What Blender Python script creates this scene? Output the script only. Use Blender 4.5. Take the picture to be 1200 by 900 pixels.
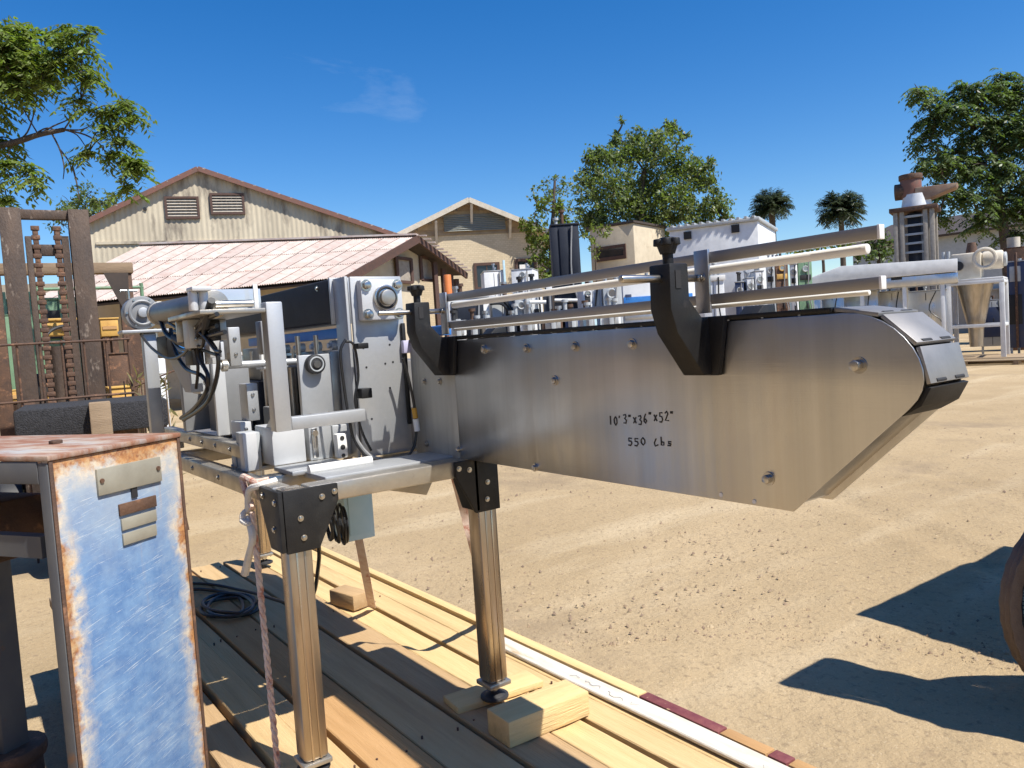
import bpy, bmesh, math, random
import numpy as np
from mathutils import Vector, Matrix, noise
random.seed(7); rng = np.random.default_rng(7)
R_ = math.radians
for o in list(bpy.data.objects): bpy.data.objects.remove(o)
S = bpy.context.scene
COL = S.collection

# ---------------------------------------------------------------- camera
F, CX, CY, H = 915.0, 600.0, 450.0, 1.55
_v1 = np.array([-70 - CX, 440 - CY, F]); _s = -.065
_dx = (-F * F - _v1[1]**2 + _v1[1] * _s * _v1[0]) / (_v1[0] + _v1[1] * _s)
_v2 = np.array([_dx, _v1[1] + _s * (_dx - _v1[0]), F])
_nx = -_v1 / np.linalg.norm(_v1); _ny = _v2 / np.linalg.norm(_v2); _nz = np.cross(_nx, _ny)
RW = np.array([_nx, _ny, _nz])
cam = bpy.data.cameras.new('camera'); camo = bpy.data.objects.new('camera', cam); COL.objects.link(camo)
_m = Matrix.Identity(4)
for c, v in enumerate(([1, 0, 0], [0, -1, 0], [0, 0, -1])):
    w = RW @ np.array(v, float)
    for r in range(3): _m[r][c] = w[r]
_m[2][3] = H
camo.matrix_world = _m
cam.sensor_width = 36; cam.lens = F / 1200 * 36; cam.clip_start = .05; cam.clip_end = 3000
S.camera = camo
# ---------------------------------------------------------------- sun, sky, exposure
SUN = Vector((.62, .22, 1)).normalized()
sl = bpy.data.lights.new('sun', 'SUN'); sl.energy = 4.7; sl.angle = R_(.53); sl.color = (1, .955, .88)
so = bpy.data.objects.new('sun', sl); COL.objects.link(so)
so.rotation_euler = (-SUN).to_track_quat('-Z', 'Y').to_euler()
W = bpy.data.worlds.new('World'); S.world = W; W.use_nodes = True
nt = W.node_tree; nt.nodes.clear()
_out = nt.nodes.new('ShaderNodeOutputWorld'); _bg = nt.nodes.new('ShaderNodeBackground')
_sky = nt.nodes.new('ShaderNodeTexSky'); _sky.sky_type = 'NISHITA'; _sky.sun_disc = False
_sky.sun_elevation = math.asin(SUN.z); _sky.sun_rotation = math.atan2(SUN.x, SUN.y)
_sky.altitude = 300; _sky.air_density = 1.0; _sky.dust_density = .25; _sky.ozone_density = 3.0
_hs = nt.nodes.new('ShaderNodeHueSaturation'); _hs.inputs['Saturation'].default_value = 1.4; _hs.inputs['Hue'].default_value = .507; _hs.inputs['Value'].default_value = 1.12
_bg.inputs['Strength'].default_value = .088
# thin wisps of cirrus over the whole dome
_tc = nt.nodes.new('ShaderNodeTexCoord'); _mp = nt.nodes.new('ShaderNodeMapping')
_mp.inputs['Scale'].default_value = (1.3, 2.2, 7.5); _mp.inputs['Rotation'].default_value = (0, .25, .6)
_mp.inputs['Location'].default_value = (1.9, .7, 1.3)
_n1 = nt.nodes.new('ShaderNodeTexNoise'); _n1.inputs['Scale'].default_value = 1.7; _n1.inputs['Detail'].default_value = 12; _n1.inputs['Roughness'].default_value = .62; _n1.inputs['Distortion'].default_value = .9
_cr = nt.nodes.new('ShaderNodeValToRGB'); _cr.color_ramp.elements[0].position = .665; _cr.color_ramp.elements[1].position = .95
_cr.color_ramp.elements[1].color = (.2, .2, .2, 1)
_mx = nt.nodes.new('ShaderNodeMixRGB'); _mx.inputs[2].default_value = (6.5, 7.2, 8.0, 1)
L = nt.links.new
L(_tc.outputs['Generated'], _mp.inputs[0]); L(_mp.outputs[0], _n1.inputs['Vector']); L(_n1.outputs[0], _cr.inputs[0])
L(_sky.outputs[0], _hs.inputs['Color']); L(_hs.outputs[0], _mx.inputs[1]); L(_cr.outputs[0], _mx.inputs[0])
L(_mx.outputs[0], _bg.inputs[0]); L(_bg.outputs[0], _out.inputs[0])
S.view_settings.view_transform = 'Standard'; S.view_settings.look = 'None'
S.view_settings.gamma = 1; S.view_settings.use_curve_mapping = False
S.view_settings.exposure = 0.62
S.render.engine = 'CYCLES'; S.cycles.max_bounces = 7; S.render.resolution_x = 1024; S.render.resolution_y = 768

# ---------------------------------------------------------------- pixel <-> place
def ray(px, py): return RW @ np.array([px - CX, py - CY, F])
def A(px, py, d):
    r = ray(px, py) * (d / F); return Vector((r[0], r[1], r[2] + H))
def onX(px, py, x):
    r = ray(px, py); return Vector((0, 0, H)) + Vector(r) * (x / r[0])
def onY(px, py, y):
    r = ray(px, py); return Vector((0, 0, H)) + Vector(r) * (y / r[1])
def onZ(px, py, z):
    r = ray(px, py); return Vector((0, 0, H)) + Vector(r) * ((z - H) / r[2])

# ---------------------------------------------------------------- materials
MATS = {}
def mat(name, base, rough=.6, metal=0., c2=None, scale=6., lo=.35, hi=.7, bump=.0, bscale=60., stretch=(1, 1, 1),
        island=0., objvar=0., spec=.5, detail=6, c3=None, scale3=2., lo3=.55, hi3=.7, rvar=0., bstretch=None, coat=0.):
    if name in MATS: return MATS[name]
    m = bpy.data.materials.new(name); m.use_nodes = True; t = m.node_tree; n = t.nodes; l = t.links.new
    b = n['Principled BSDF']
    tc = n.new('ShaderNodeTexCoord'); mp = n.new('ShaderNodeMapping'); mp.inputs['Scale'].default_value = stretch
    oi = n.new('ShaderNodeObjectInfo')
    off = n.new('ShaderNodeVectorMath'); off.operation = 'ADD'
    mul = n.new('ShaderNodeMath'); mul.operation = 'MULTIPLY'; mul.inputs[1].default_value = 37.
    l(oi.outputs['Random'], mul.inputs[0]); l(tc.outputs['Object'], off.inputs[0]); l(mul.outputs[0], off.inputs[1])
    l(off.outputs[0], mp.inputs[0])
    def nz(sc, vec=mp, det=detail, ro=.6):
        x = n.new('ShaderNodeTexNoise'); x.inputs['Scale'].default_value = sc; x.inputs['Detail'].default_value = det
        x.inputs['Roughness'].default_value = ro; l(vec.outputs[0], x.inputs['Vector']); return x
    def ramp(src, lo, hi):
        x = n.new('ShaderNodeMapRange'); x.inputs[1].default_value = lo; x.inputs[2].default_value = hi; l(src, x.inputs[0]); return x.outputs[0]
    def mix(fac, a, bb, mode='MIX'):
        x = n.new('ShaderNodeMixRGB'); x.blend_type = mode
        for i, v in ((0, fac), (1, a), (2, bb)):
            if isinstance(v, (int, float)): x.inputs[i].default_value = v
            elif isinstance(v, tuple): x.inputs[i].default_value = (*v, 1)
            else: l(v, x.inputs[i])
        return x.outputs[0]
    c2 = c2 or tuple(v * .8 for v in base)
    N = nz(scale)
    col = mix(ramp(N.outputs[0], lo, hi), base, c2)
    if c3:
        N3 = nz(scale3, mp, 8, .65); col = mix(ramp(N3.outputs[0], lo3, hi3), col, c3)
    if island or objvar:
        hv = n.new('ShaderNodeHueSaturation'); l(col, hv.inputs['Color'])
        src = oi.outputs['Random']
        amt = objvar
        if island:
            g = n.new('ShaderNodeNewGeometry'); src = g.outputs['Random Per Island']; amt = island
        mr = n.new('ShaderNodeMapRange'); mr.inputs[3].default_value = 1 - amt; mr.inputs[4].default_value = 1 + amt
        l(src, mr.inputs[0]); l(mr.outputs[0], hv.inputs['Value'])
        mh = n.new('ShaderNodeMapRange'); mh.inputs[3].default_value = .5 - amt * .035; mh.inputs[4].default_value = .5 + amt * .035
        l(src, mh.inputs[0]); l(mh.outputs[0], hv.inputs['Hue'])
        col = hv.outputs[0]
    l(col, b.inputs['Base Color'])
    b.inputs['Roughness'].default_value = rough; b.inputs['Metallic'].default_value = metal
    b.inputs['Specular IOR Level'].default_value = spec
    if coat: b.inputs['Coat Weight'].default_value = coat
    if rvar:
        mr = n.new('ShaderNodeMapRange'); mr.inputs[3].default_value = max(.03, rough - rvar); mr.inputs[4].default_value = rough + rvar
        l(N.outputs[0], mr.inputs[0]); mr.inputs[1].default_value = .3; mr.inputs[2].default_value = .7
        l(mr.outputs[0], b.inputs['Roughness'])
    if bump:
        bp = n.new('ShaderNodeBump'); bp.inputs['Strength'].default_value = bump; bp.inputs['Distance'].default_value = .02
        v = mp
        if bstretch:
            v = n.new('ShaderNodeMapping'); v.inputs['Scale'].default_value = bstretch; l(off.outputs[0], v.inputs[0])
        l(nz(bscale, v, 5).outputs[0], bp.inputs['Height']); l(bp.outputs[0], b.inputs['Normal'])
    MATS[name] = m; return m

def leafmat(name, c, c2, trans=.35):
    m = mat(name, c, .45, c2=c2, scale=.7, island=.45, spec=.45)
    t = m.node_tree; n = t.nodes; b = n['Principled BSDF']; o = n['Material Output']
    tr = n.new('ShaderNodeBsdfTranslucent'); mx = n.new('ShaderNodeMixShader'); mx.inputs[0].default_value = trans
    src = b.inputs['Base Color'].links[0].from_socket
    bc = n.new('ShaderNodeMixRGB'); bc.blend_type = 'MULTIPLY'; bc.inputs[0].default_value = 1; bc.inputs[2].default_value = (1.3, 1.5, .5, 1)
    t.links.new(src, bc.inputs[1]); t.links.new(bc.outputs[0], tr.inputs[0])
    t.links.new(b.outputs[0], mx.inputs[1]); t.links.new(tr.outputs[0], mx.inputs[2]); t.links.new(mx.outputs[0], o.inputs[0])
    return m

M = dict(
 alu=mat('anodised_aluminium', (.52, .52, .52), .38, .9, (.44, .44, .45), 9, bump=.04, bscale=120),
 alulight=mat('satin_aluminium_plate', (.47, .48, .485), .5, .55, (.39, .4, .405), 12, bump=.03, bscale=150, rvar=.08),
 galv=mat('weathered_frame_steel', (.46, .43, .38), .42, .8, (.36, .33, .28), 14, c3=(.2, .14, .09), scale3=9, lo3=.62, hi3=.8, rvar=.12, bump=.05, bscale=90),
 legsteel=mat('leg_steel', (.5, .42, .34), .3, .95, (.33, .26, .19), 5, stretch=(3, 3, .35), c3=(.22, .13, .07), scale3=6, lo3=.6, hi3=.78, rvar=.1, bump=.05, bscale=70),
 black=mat('black_nylon', (.012, .012, .013), .5, 0, (.02, .02, .02), 20, bump=.08, bscale=220, spec=.3, c3=(.055, .05, .045), scale3=11, lo3=.6, hi3=.8),
 blackcover=mat('black_belt_cover', (.016, .017, .02), .62, 0, (.03, .032, .036), 8, bump=.1, bscale=200),
 rubber=mat('black_rubber', (.02, .02, .022), .6, 0, (.035, .035, .035), 15),
 bolt=mat('zinc_bolt', (.55, .53, .5), .28, 1., (.4, .38, .35), 30),
 white=mat('white_uhmw', (.8, .79, .75), .45, 0, (.72, .71, .68), 8),
 wpaint=mat('white_machine_paint', (.74, .75, .75), .45, 0, (.62, .63, .63), 5, c3=(.4, .36, .3), scale3=3, lo3=.66, hi3=.85),
 gpaint=mat('grey_machine_paint', (.42, .44, .45), .5, 0, (.35, .37, .38), 6, c3=(.25, .2, .15), scale3=3, lo3=.68, hi3=.85),
 cleanwhite=mat('clean_white_enclosure', (.58, .59, .6), .42, .15, (.5, .51, .52), 7),
 blue=mat('blue_plastic', (.03, .16, .5), .45, 0, (.05, .24, .6), 9),
 skyblue=mat('pale_blue_box', (.38, .55, .62), .5, 0, (.45, .6, .66), 9),
 cable=mat('cable_black', (.015, .015, .016), .4, 0),
 cablegrey=mat('cable_grey', (.3, .3, .3), .4, 0),
 dark=mat('dark_interior', (.02, .02, .022), .7, 0),
 strap=mat('pink_strap', (.66, .46, .36), .85, 0, (.76, .62, .52), 40, c3=(.5, .22, .15), scale3=25, lo3=.52, hi3=.64, bump=.4, bscale=300),
 ragwhite=mat('pale_webbing', (.7, .66, .6), .9, 0, (.6, .55, .48), 30, bump=.3, bscale=250),
 yellow=mat('yellow_crate', (.62, .38, .1), .6, 0, (.5, .28, .07), 8, c3=(.2, .1, .04), scale3=5, lo3=.6, hi3=.75),
 green=mat('green_paint', (.16, .28, .16), .5, 0, (.12, .2, .12), 6, c3=(.2, .12, .06), scale3=4, lo3=.6, hi3=.75),
 rust=mat('rusty_brown_steel', (.13, .07, .042), .75, .15, (.07, .043, .032), 9, c3=(.3, .15, .08), scale3=14, lo3=.55, hi3=.7, bump=.25, bscale=80),
 mast=mat('mast_steel', (.10, .066, .046), .65, .2, (.05, .037, .031), 7, c3=(.3, .24, .19), scale3=16, lo3=.6, hi3=.72, bump=.3, bscale=60, stretch=(1, 1, .4)),
 orange=mat('orange_plastic', (.65, .2, .05), .5, 0),
 navy=mat('dark_navy_cabinet', (.018, .022, .034), .6, 0, (.024, .029, .042), 5, spec=.25),
 darkblue=mat('dark_blue_machine', (.03, .05, .12), .5, 0, (.05, .06, .1), 5),
 bark=mat('bark', (.1, .075, .055), .85, 0, (.06, .045, .035), 12, bump=.5, bscale=30, stretch=(1, 1, .3)),
 tanwall=mat('tan_plaster', (.56, .48, .35), .85, 0, (.46, .39, .28), 2.5, c3=(.28, .21, .14), scale3=1.5, lo3=.6, hi3=.8, bump=.2, bscale=20),
 roofdark=mat('dark_roof_timber', (.045, .035, .03), .8, 0, (.07, .05, .04), 6),
 fascia=mat('rust_red_fascia', (.2, .085, .06), .7, 0, (.14, .08, .06), 6),
 cream=mat('cream_fascia', (.62, .56, .46), .7, 0, (.5, .44, .34), 5),
 browntrim=mat('brown_trim', (.1, .05, .035), .7, 0, (.07, .04, .03), 6),
 glass=mat('dark_pane', (.02, .024, .028), .08, 0, (.03, .034, .04), 2, spec=.6),
 shutter=mat('grey_louver', (.36, .32, .26), .7, 0, (.26, .22, .18), 9),
 asphaltblack=mat('black_rubble_skirt', (.02, .02, .022), .9, 0, (.045, .045, .05), 60, bump=.8, bscale=90),
)
M['railgrey'] = mat('dull_rail_aluminium', (.38, .37, .365), .42, .85, (.3, .29, .28), 3, stretch=(.6, 6, 6), bump=.03, bscale=120)
M['midgrey'] = mat('mid_grey_paint', (.26, .265, .27), .5, .1, (.2, .205, .21), 7)
M['infeedlit'] = mat('infeed_sheet_lit', (.5, .5, .46), .5, .5, (.4, .4, .37), 3, stretch=(5, 1, .4), c3=(.33, .31, .28), scale3=3, lo3=.55, hi3=.75)  # paler copy of the panel sheet, a bright reflection put into the colour
M['darkgalv'] = mat('dark_grey_box', (.2, .19, .18), .6, .2, (.14, .13, .12), 8)
M['steel'] = mat('brushed_stainless', (.56, .555, .55), .30, 1., (.43, .43, .43), 1.3, .38, .66, stretch=(7, 1, .12), bump=.09, bscale=2.6, bstretch=(3.6, 1, .1), rvar=.07, c3=(.46, .43, .40), scale3=1.4, lo3=.52, hi3=.78)  # vertical bands in the colour stand in for wavy reflections
M['steelfar'] = mat('stainless_cabinet', (.62, .63, .64), .34, .85, (.5, .51, .52), 1.6, stretch=(3, 1, .4), rvar=.1, bump=.05, bscale=2)
M['coffeesteel'] = mat('tarnished_hopper_steel', (.5, .45, .39), .35, .9, (.34, .3, .25), 5, stretch=(2, 2, .3))
M['nose'] = mat('nose_plate_steel', (.33, .315, .3), .5, .7, (.27, .26, .25), 20, bump=.04, bscale=150)
def woodmat(name, a, b, c, knots=True):
    m = mat(name, a, .78, 0, b, 1.0, .3, .75, stretch=(2.2, 34, 20), bump=.35, bscale=3, objvar=.2, c3=c, scale3=.55, lo3=.52, hi3=.8, spec=.25, bstretch=(5, 80, 60))
    return m
M['wood'] = woodmat('pine_plank', (.62, .44, .225), (.52, .35, .165), (.38, .25, .12))
M['woodo'] = woodmat('orange_fir_plank', (.56, .34, .15), (.47, .275, .11), (.37, .21, .08))
M['woodgrey'] = woodmat('weathered_plank', (.34, .25, .16), (.26, .19, .12), (.17, .12, .08))
M['woodwhite'] = mat('white_painted_board', (.68, .64, .56), .8, 0, (.58, .5, .38), 7, stretch=(1, 6, 6), c3=(.45, .32, .17), scale3=2.2, lo3=.58, hi3=.68, bump=.2, bscale=60)
M['maroon'] = mat('maroon_reflector_paint', (.15, .035, .04), .6, 0, (.22, .07, .06), 30, c3=(.5, .33, .18), scale3=26, lo3=.62, hi3=.68, bump=.2, bscale=80)

def brushed(m):
    t = m.node_tree; n = t.nodes; l = t.links.new; b = n['Principled BSDF']; tc = n.new('ShaderNodeTexCoord')
    mp = n.new('ShaderNodeMapping'); mp.inputs['Scale'].default_value = (3, 1, 260); l(tc.outputs['Object'], mp.inputs[0])
    x = n.new('ShaderNodeTexNoise'); x.inputs['Scale'].default_value = 3; x.inputs['Detail'].default_value = 4; l(mp.outputs[0], x.inputs['Vector'])
    old = b.inputs['Normal'].links[0].from_socket; bp = n.new('ShaderNodeBump'); bp.inputs['Strength'].default_value = .10; bp.inputs['Distance'].default_value = .002
    l(x.outputs[0], bp.inputs['Height']); l(old, bp.inputs['Normal']); l(bp.outputs[0], b.inputs['Normal'])
    # hand smears and water marks change the gloss
    mp2 = n.new('ShaderNodeMapping'); mp2.inputs['Scale'].default_value = (5, 1, 2.2); l(tc.outputs['Object'], mp2.inputs[0])
    y = n.new('ShaderNodeTexNoise'); y.inputs['Scale'].default_value = 2.2; y.inputs['Detail'].default_value = 9; y.inputs['Roughness'].default_value = .7; y.inputs['Distortion'].default_value = .8; l(mp2.outputs[0], y.inputs['Vector'])
    mr = n.new('ShaderNodeMapRange'); mr.inputs[1].default_value = .4; mr.inputs[2].default_value = .7; mr.inputs[3].default_value = .28; mr.inputs[4].default_value = .38; l(y.outputs[0], mr.inputs[0]); l(mr.outputs[0], b.inputs['Roughness'])
brushed(M['steel'])
# rusty blue paint for the cabinet (local x across 0..w, z up)
def bluerust():
    m = bpy.data.materials.new('scratched_blue_paint_with_rust'); m.use_nodes = True
    t = m.node_tree; n = t.nodes; l = t.links.new; b = n['Principled BSDF']
    tc = n.new('ShaderNodeTexCoord'); sx = n.new('ShaderNodeSeparateXYZ'); l(tc.outputs['Object'], sx.inputs[0])
    def nz(sc, st=(1, 1, 1), rot=0, det=10, ro=.7):
        r = n.new('ShaderNodeMapping'); r.inputs['Rotation'].default_value = (0, rot, 0); l(tc.outputs['Object'], r.inputs[0])
        mp = n.new('ShaderNodeMapping'); mp.inputs['Scale'].default_value = st; l(r.outputs[0], mp.inputs[0])
        x = n.new('ShaderNodeTexNoise'); x.inputs['Scale'].default_value = sc; x.inputs['Detail'].default_value = det; x.inputs['Roughness'].default_value = ro; l(mp.outputs[0], x.inputs['Vector']); return x.outputs[0]
    def mr(s, a, bb, c=0., d=1.):
        x = n.new('ShaderNodeMapRange'); x.inputs[1].default_value = a; x.inputs[2].default_value = bb; x.inputs[3].default_value = c; x.inputs[4].default_value = d; l(s, x.inputs[0]); return x.outputs[0]
    def mth(op, a, bb):
        x = n.new('ShaderNodeMath'); x.operation = op
        for i, v in enumerate((a, bb)):
            if isinstance(v, float): x.inputs[i].default_value = v
            else: l(v, x.inputs[i])
        return x.outputs[0]
    def mix(f, a, c):
        x = n.new('ShaderNodeMixRGB')
        for i, v in ((0, f), (1, a), (2, c)):
            if isinstance(v, tuple): x.inputs[i].default_value = (*v, 1)
            else: l(v, x.inputs[i])
        return x.outputs[0]
    col = mix(mr(nz(16), .4, .62), (.085, .175, .35), (.15, .26, .43))
    wear = mr(nz(4.2), .46, .68)                                    # where the paint is rubbed
    chalk = mr(nz(9, (1, 1, 5), .22, 12, .78), .44, .62)                # rubbed streaks
    col = mix(mth('MULTIPLY', mth('MULTIPLY', wear, chalk), .6), col, (.4, .46, .5))
    scr = mr(nz(9, (1, 1, 34), .25, 8), .585, .63); col = mix(mth('MULTIPLY', scr, .75), col, (.52, .56, .57))
    scr2 = mr(nz(7, (1, 1, 50), .12, 6), .61, .65); col = mix(mth('MULTIPLY', scr2, .8), col, (.66, .68, .67))
    top = mr(mth('ADD', sx.outputs[2], mth('MULTIPLY', nz(6), .35)), 1.22, 1.5); col = mix(mth('MULTIPLY', top, .7), col, (.4, .42, .4))
    ed = mth('MINIMUM', mth('MINIMUM', sx.outputs[0], mth('SUBTRACT', .367, sx.outputs[0])), mth('MULTIPLY', mth('SUBTRACT', 1.348, sx.outputs[2]), .5))
    e = mth('ADD', ed, mth('MULTIPLY', mth('SUBTRACT', nz(7), .5), .14))
    rc = mix(mr(nz(40), .42, .6), (.44, .22, .085), (.22, .085, .035)); rc = mix(mr(nz(18), .5, .65), rc, (.5, .36, .2))
    col = mix(mth('MULTIPLY', mr(e, .02, .055, 1., 0.), mr(nz(30), .35, .6)), col, (.6, .5, .36))
    col = mix(mr(e, .008, .022, 1., 0.), col, rc)
    run = mth('MULTIPLY', mr(nz(16, (1, 1, .07), 0, 6), .56, .7), mr(sx.outputs[2], .75, 1.3)); col = mix(mth('MULTIPLY', run, .6), col, (.42, .26, .13))
    chip = mr(nz(24, (1, 1, 1), 0, 12, .8), .66, .68); col = mix(chip, col, (.55, .56, .53))
    col = mix(mr(nz(8), .68, .71), col, (.4, .25, .13))
    l(col, b.inputs['Base Color']); b.inputs['Roughness'].default_value = .55
    bp = n.new('ShaderNodeBump'); bp.inputs['Strength'].default_value = .3; bp.inputs['Distance'].default_value = .004; l(nz(60), bp.inputs['Height']); l(bp.outputs[0], b.inputs['Normal'])
    return m
M['bluerust'] = bluerust()
M['rustytop'] = mat('rusty_bench_top', (.42, .31, .22), .7, .0, (.34, .35, .35), 4, stretch=(4, 1, 1), c3=(.26, .12, .07), scale3=5, lo3=.38, hi3=.55, bump=.2, bscale=70)
M['benchside'] = mat('grey_bench_side', (.12, .12, .12), .65, .1, (.08, .085, .1), 6, c3=(.2, .1, .05), scale3=7, lo3=.6, hi3=.7)
M['plate'] = mat('grey_name_plate', (.38, .36, .29), .55, .3, (.3, .28, .22), 14, c3=(.25, .12, .06), scale3=20, lo3=.66, hi3=.75)
M['corr_tan'] = mat('tan_corrugated_iron', (.6, .52, .38), .75, 0, (.46, .395, .29), 1.6, stretch=(1, 1, .3), c3=(.14, .11, .09), scale3=1.1, lo3=.51, hi3=.68, bump=.1, bscale=15, spec=.3)
M['corr_roof'] = mat('faded_pinkish_roof_sheet', (.5, .43, .385), .68, 0, (.42, .32, .275), 1.8, stretch=(.7, 2, 2), objvar=.11, c3=(.32, .15, .11), scale3=2.4, lo3=.57, hi3=.76, spec=.3)
M['ridgecap'] = mat('pale_ridge_cap', (.6, .55, .5), .6, 0, (.45, .33, .28), 3)
def brickmat():
    m = bpy.data.materials.new('tan_block_wall'); m.use_nodes = True; t = m.node_tree; n = t.nodes; b = n['Principled BSDF']
    tc = n.new('ShaderNodeTexCoord'); mp = n.new('ShaderNodeMapping'); mp.inputs['Rotation'].default_value = (R_(90), 0, 0)
    br = n.new('ShaderNodeTexBrick'); br.inputs['Scale'].default_value = 2.6; br.inputs['Color1'].default_value = (.75, .62, .42, 1); br.inputs['Color2'].default_value = (.66, .54, .36, 1); br.inputs['Mortar'].default_value = (.6, .49, .33, 1)
    br.inputs['Mortar Size'].default_value = .03
    nz = n.new('ShaderNodeTexNoise'); nz.inputs['Scale'].default_value = .8; nz.inputs['Detail'].default_value = 9; mx = n.new('ShaderNodeMixRGB'); mx.blend_type = 'MULTIPLY'; mx.inputs[0].default_value = .5
    t.links.new(tc.outputs['Object'], mp.inputs[0]); t.links.new(mp.outputs[0], br.inputs['Vector']); t.links.new(tc.outputs['Object'], nz.inputs['Vector'])
    t.links.new(br.outputs[0], mx.inputs[1]); t.links.new(nz.outputs[0], mx.inputs[2]); t.links.new(mx.outputs[0], b.inputs['Base Color'])
    mx.inputs[0].default_value = .3
    bp = n.new('ShaderNodeBump'); bp.inputs['Strength'].default_value = .4; t.links.new(br.outputs['Fac'], bp.inputs['Height']); bp.invert = True; t.links.new(bp.outputs[0], b.inputs['Normal'])
    b.inputs['Roughness'].default_value = .9; return m
M['brick'] = brickmat()
def dirtmat():
    m = bpy.data.materials.new('packed_tan_dirt'); m.use_nodes = True; t = m.node_tree; n = t.nodes; l = t.links.new; b = n['Principled BSDF']
    tc = n.new('ShaderNodeTexCoord')
    def nz(sc, det=8, st=None, ro=.6):
        x = n.new('ShaderNodeTexNoise'); x.inputs['Scale'].default_value = sc; x.inputs['Detail'].default_value = det; x.inputs['Roughness'].default_value = ro
        if st:
            mp = n.new('ShaderNodeMapping'); mp.inputs['Scale'].default_value = st; mp.inputs['Rotation'].default_value = (0, 0, .5); l(tc.outputs['Object'], mp.inputs[0]); l(mp.outputs[0], x.inputs['Vector'])
        else: l(tc.outputs['Object'], x.inputs['Vector'])
        return x.outputs[0]
    def mr(s, a, c):
        x = n.new('ShaderNodeMapRange'); x.inputs[1].default_value = a; x.inputs[2].default_value = c; l(s, x.inputs[0]); return x.outputs[0]
    def mix(f, a, c, k=None):
        x = n.new('ShaderNodeMixRGB'); l(f, x.inputs[0])
        for i, v in ((1, a), (2, c)):
            if isinstance(v, tuple): x.inputs[i].default_value = (*v, 1)
            else: l(v, x.inputs[i])
        if k: x.blend_type = k
        return x.outputs[0]
    c = mix(mr(nz(.5), .35, .65), (.44, .33, .195), (.36, .265, .15))
    c = mix(mr(nz(1.1, 8, (1, .22, 1)), .52, .72), c, (.51, .405, .26))
    c = mix(mr(nz(26, 6), .55, .72), c, (.25, .185, .115))
    c = mix(mr(nz(75, 4, None, .7), .58, .74), c, (.55, .44, .29))
    c = mix(mr(nz(130, 3, None, .7), .6, .72), c, (.2, .135, .075))
    c = mix(mr(nz(.33, 9, None, .7), .56, .66), c, (.3, .225, .14)); c = mix(mr(nz(3.2, 10, None, .75), .6, .72), c, (.3, .22, .135))
    l(c, b.inputs['Base Color']); b.inputs['Roughness'].default_value = .95; b.inputs['Specular IOR Level'].default_value = .15
    bp = n.new('ShaderNodeBump'); bp.inputs['Strength'].default_value = .6; bp.inputs['Distance'].default_value = .025
    ad = n.new('ShaderNodeMath'); ad.operation = 'ADD'; l(nz(34, 8, None, .7), ad.inputs[0]); l(nz(7, 5), ad.inputs[1]); l(ad.outputs[0], bp.inputs['Height'])
    l(bp.outputs[0], b.inputs['Normal']); return m
M['dirt'] = dirtmat()
M['pebble'] = mat('pebble', (.34, .25, .16), .9, 0, (.22, .155, .095), 9, island=.35)

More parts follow.
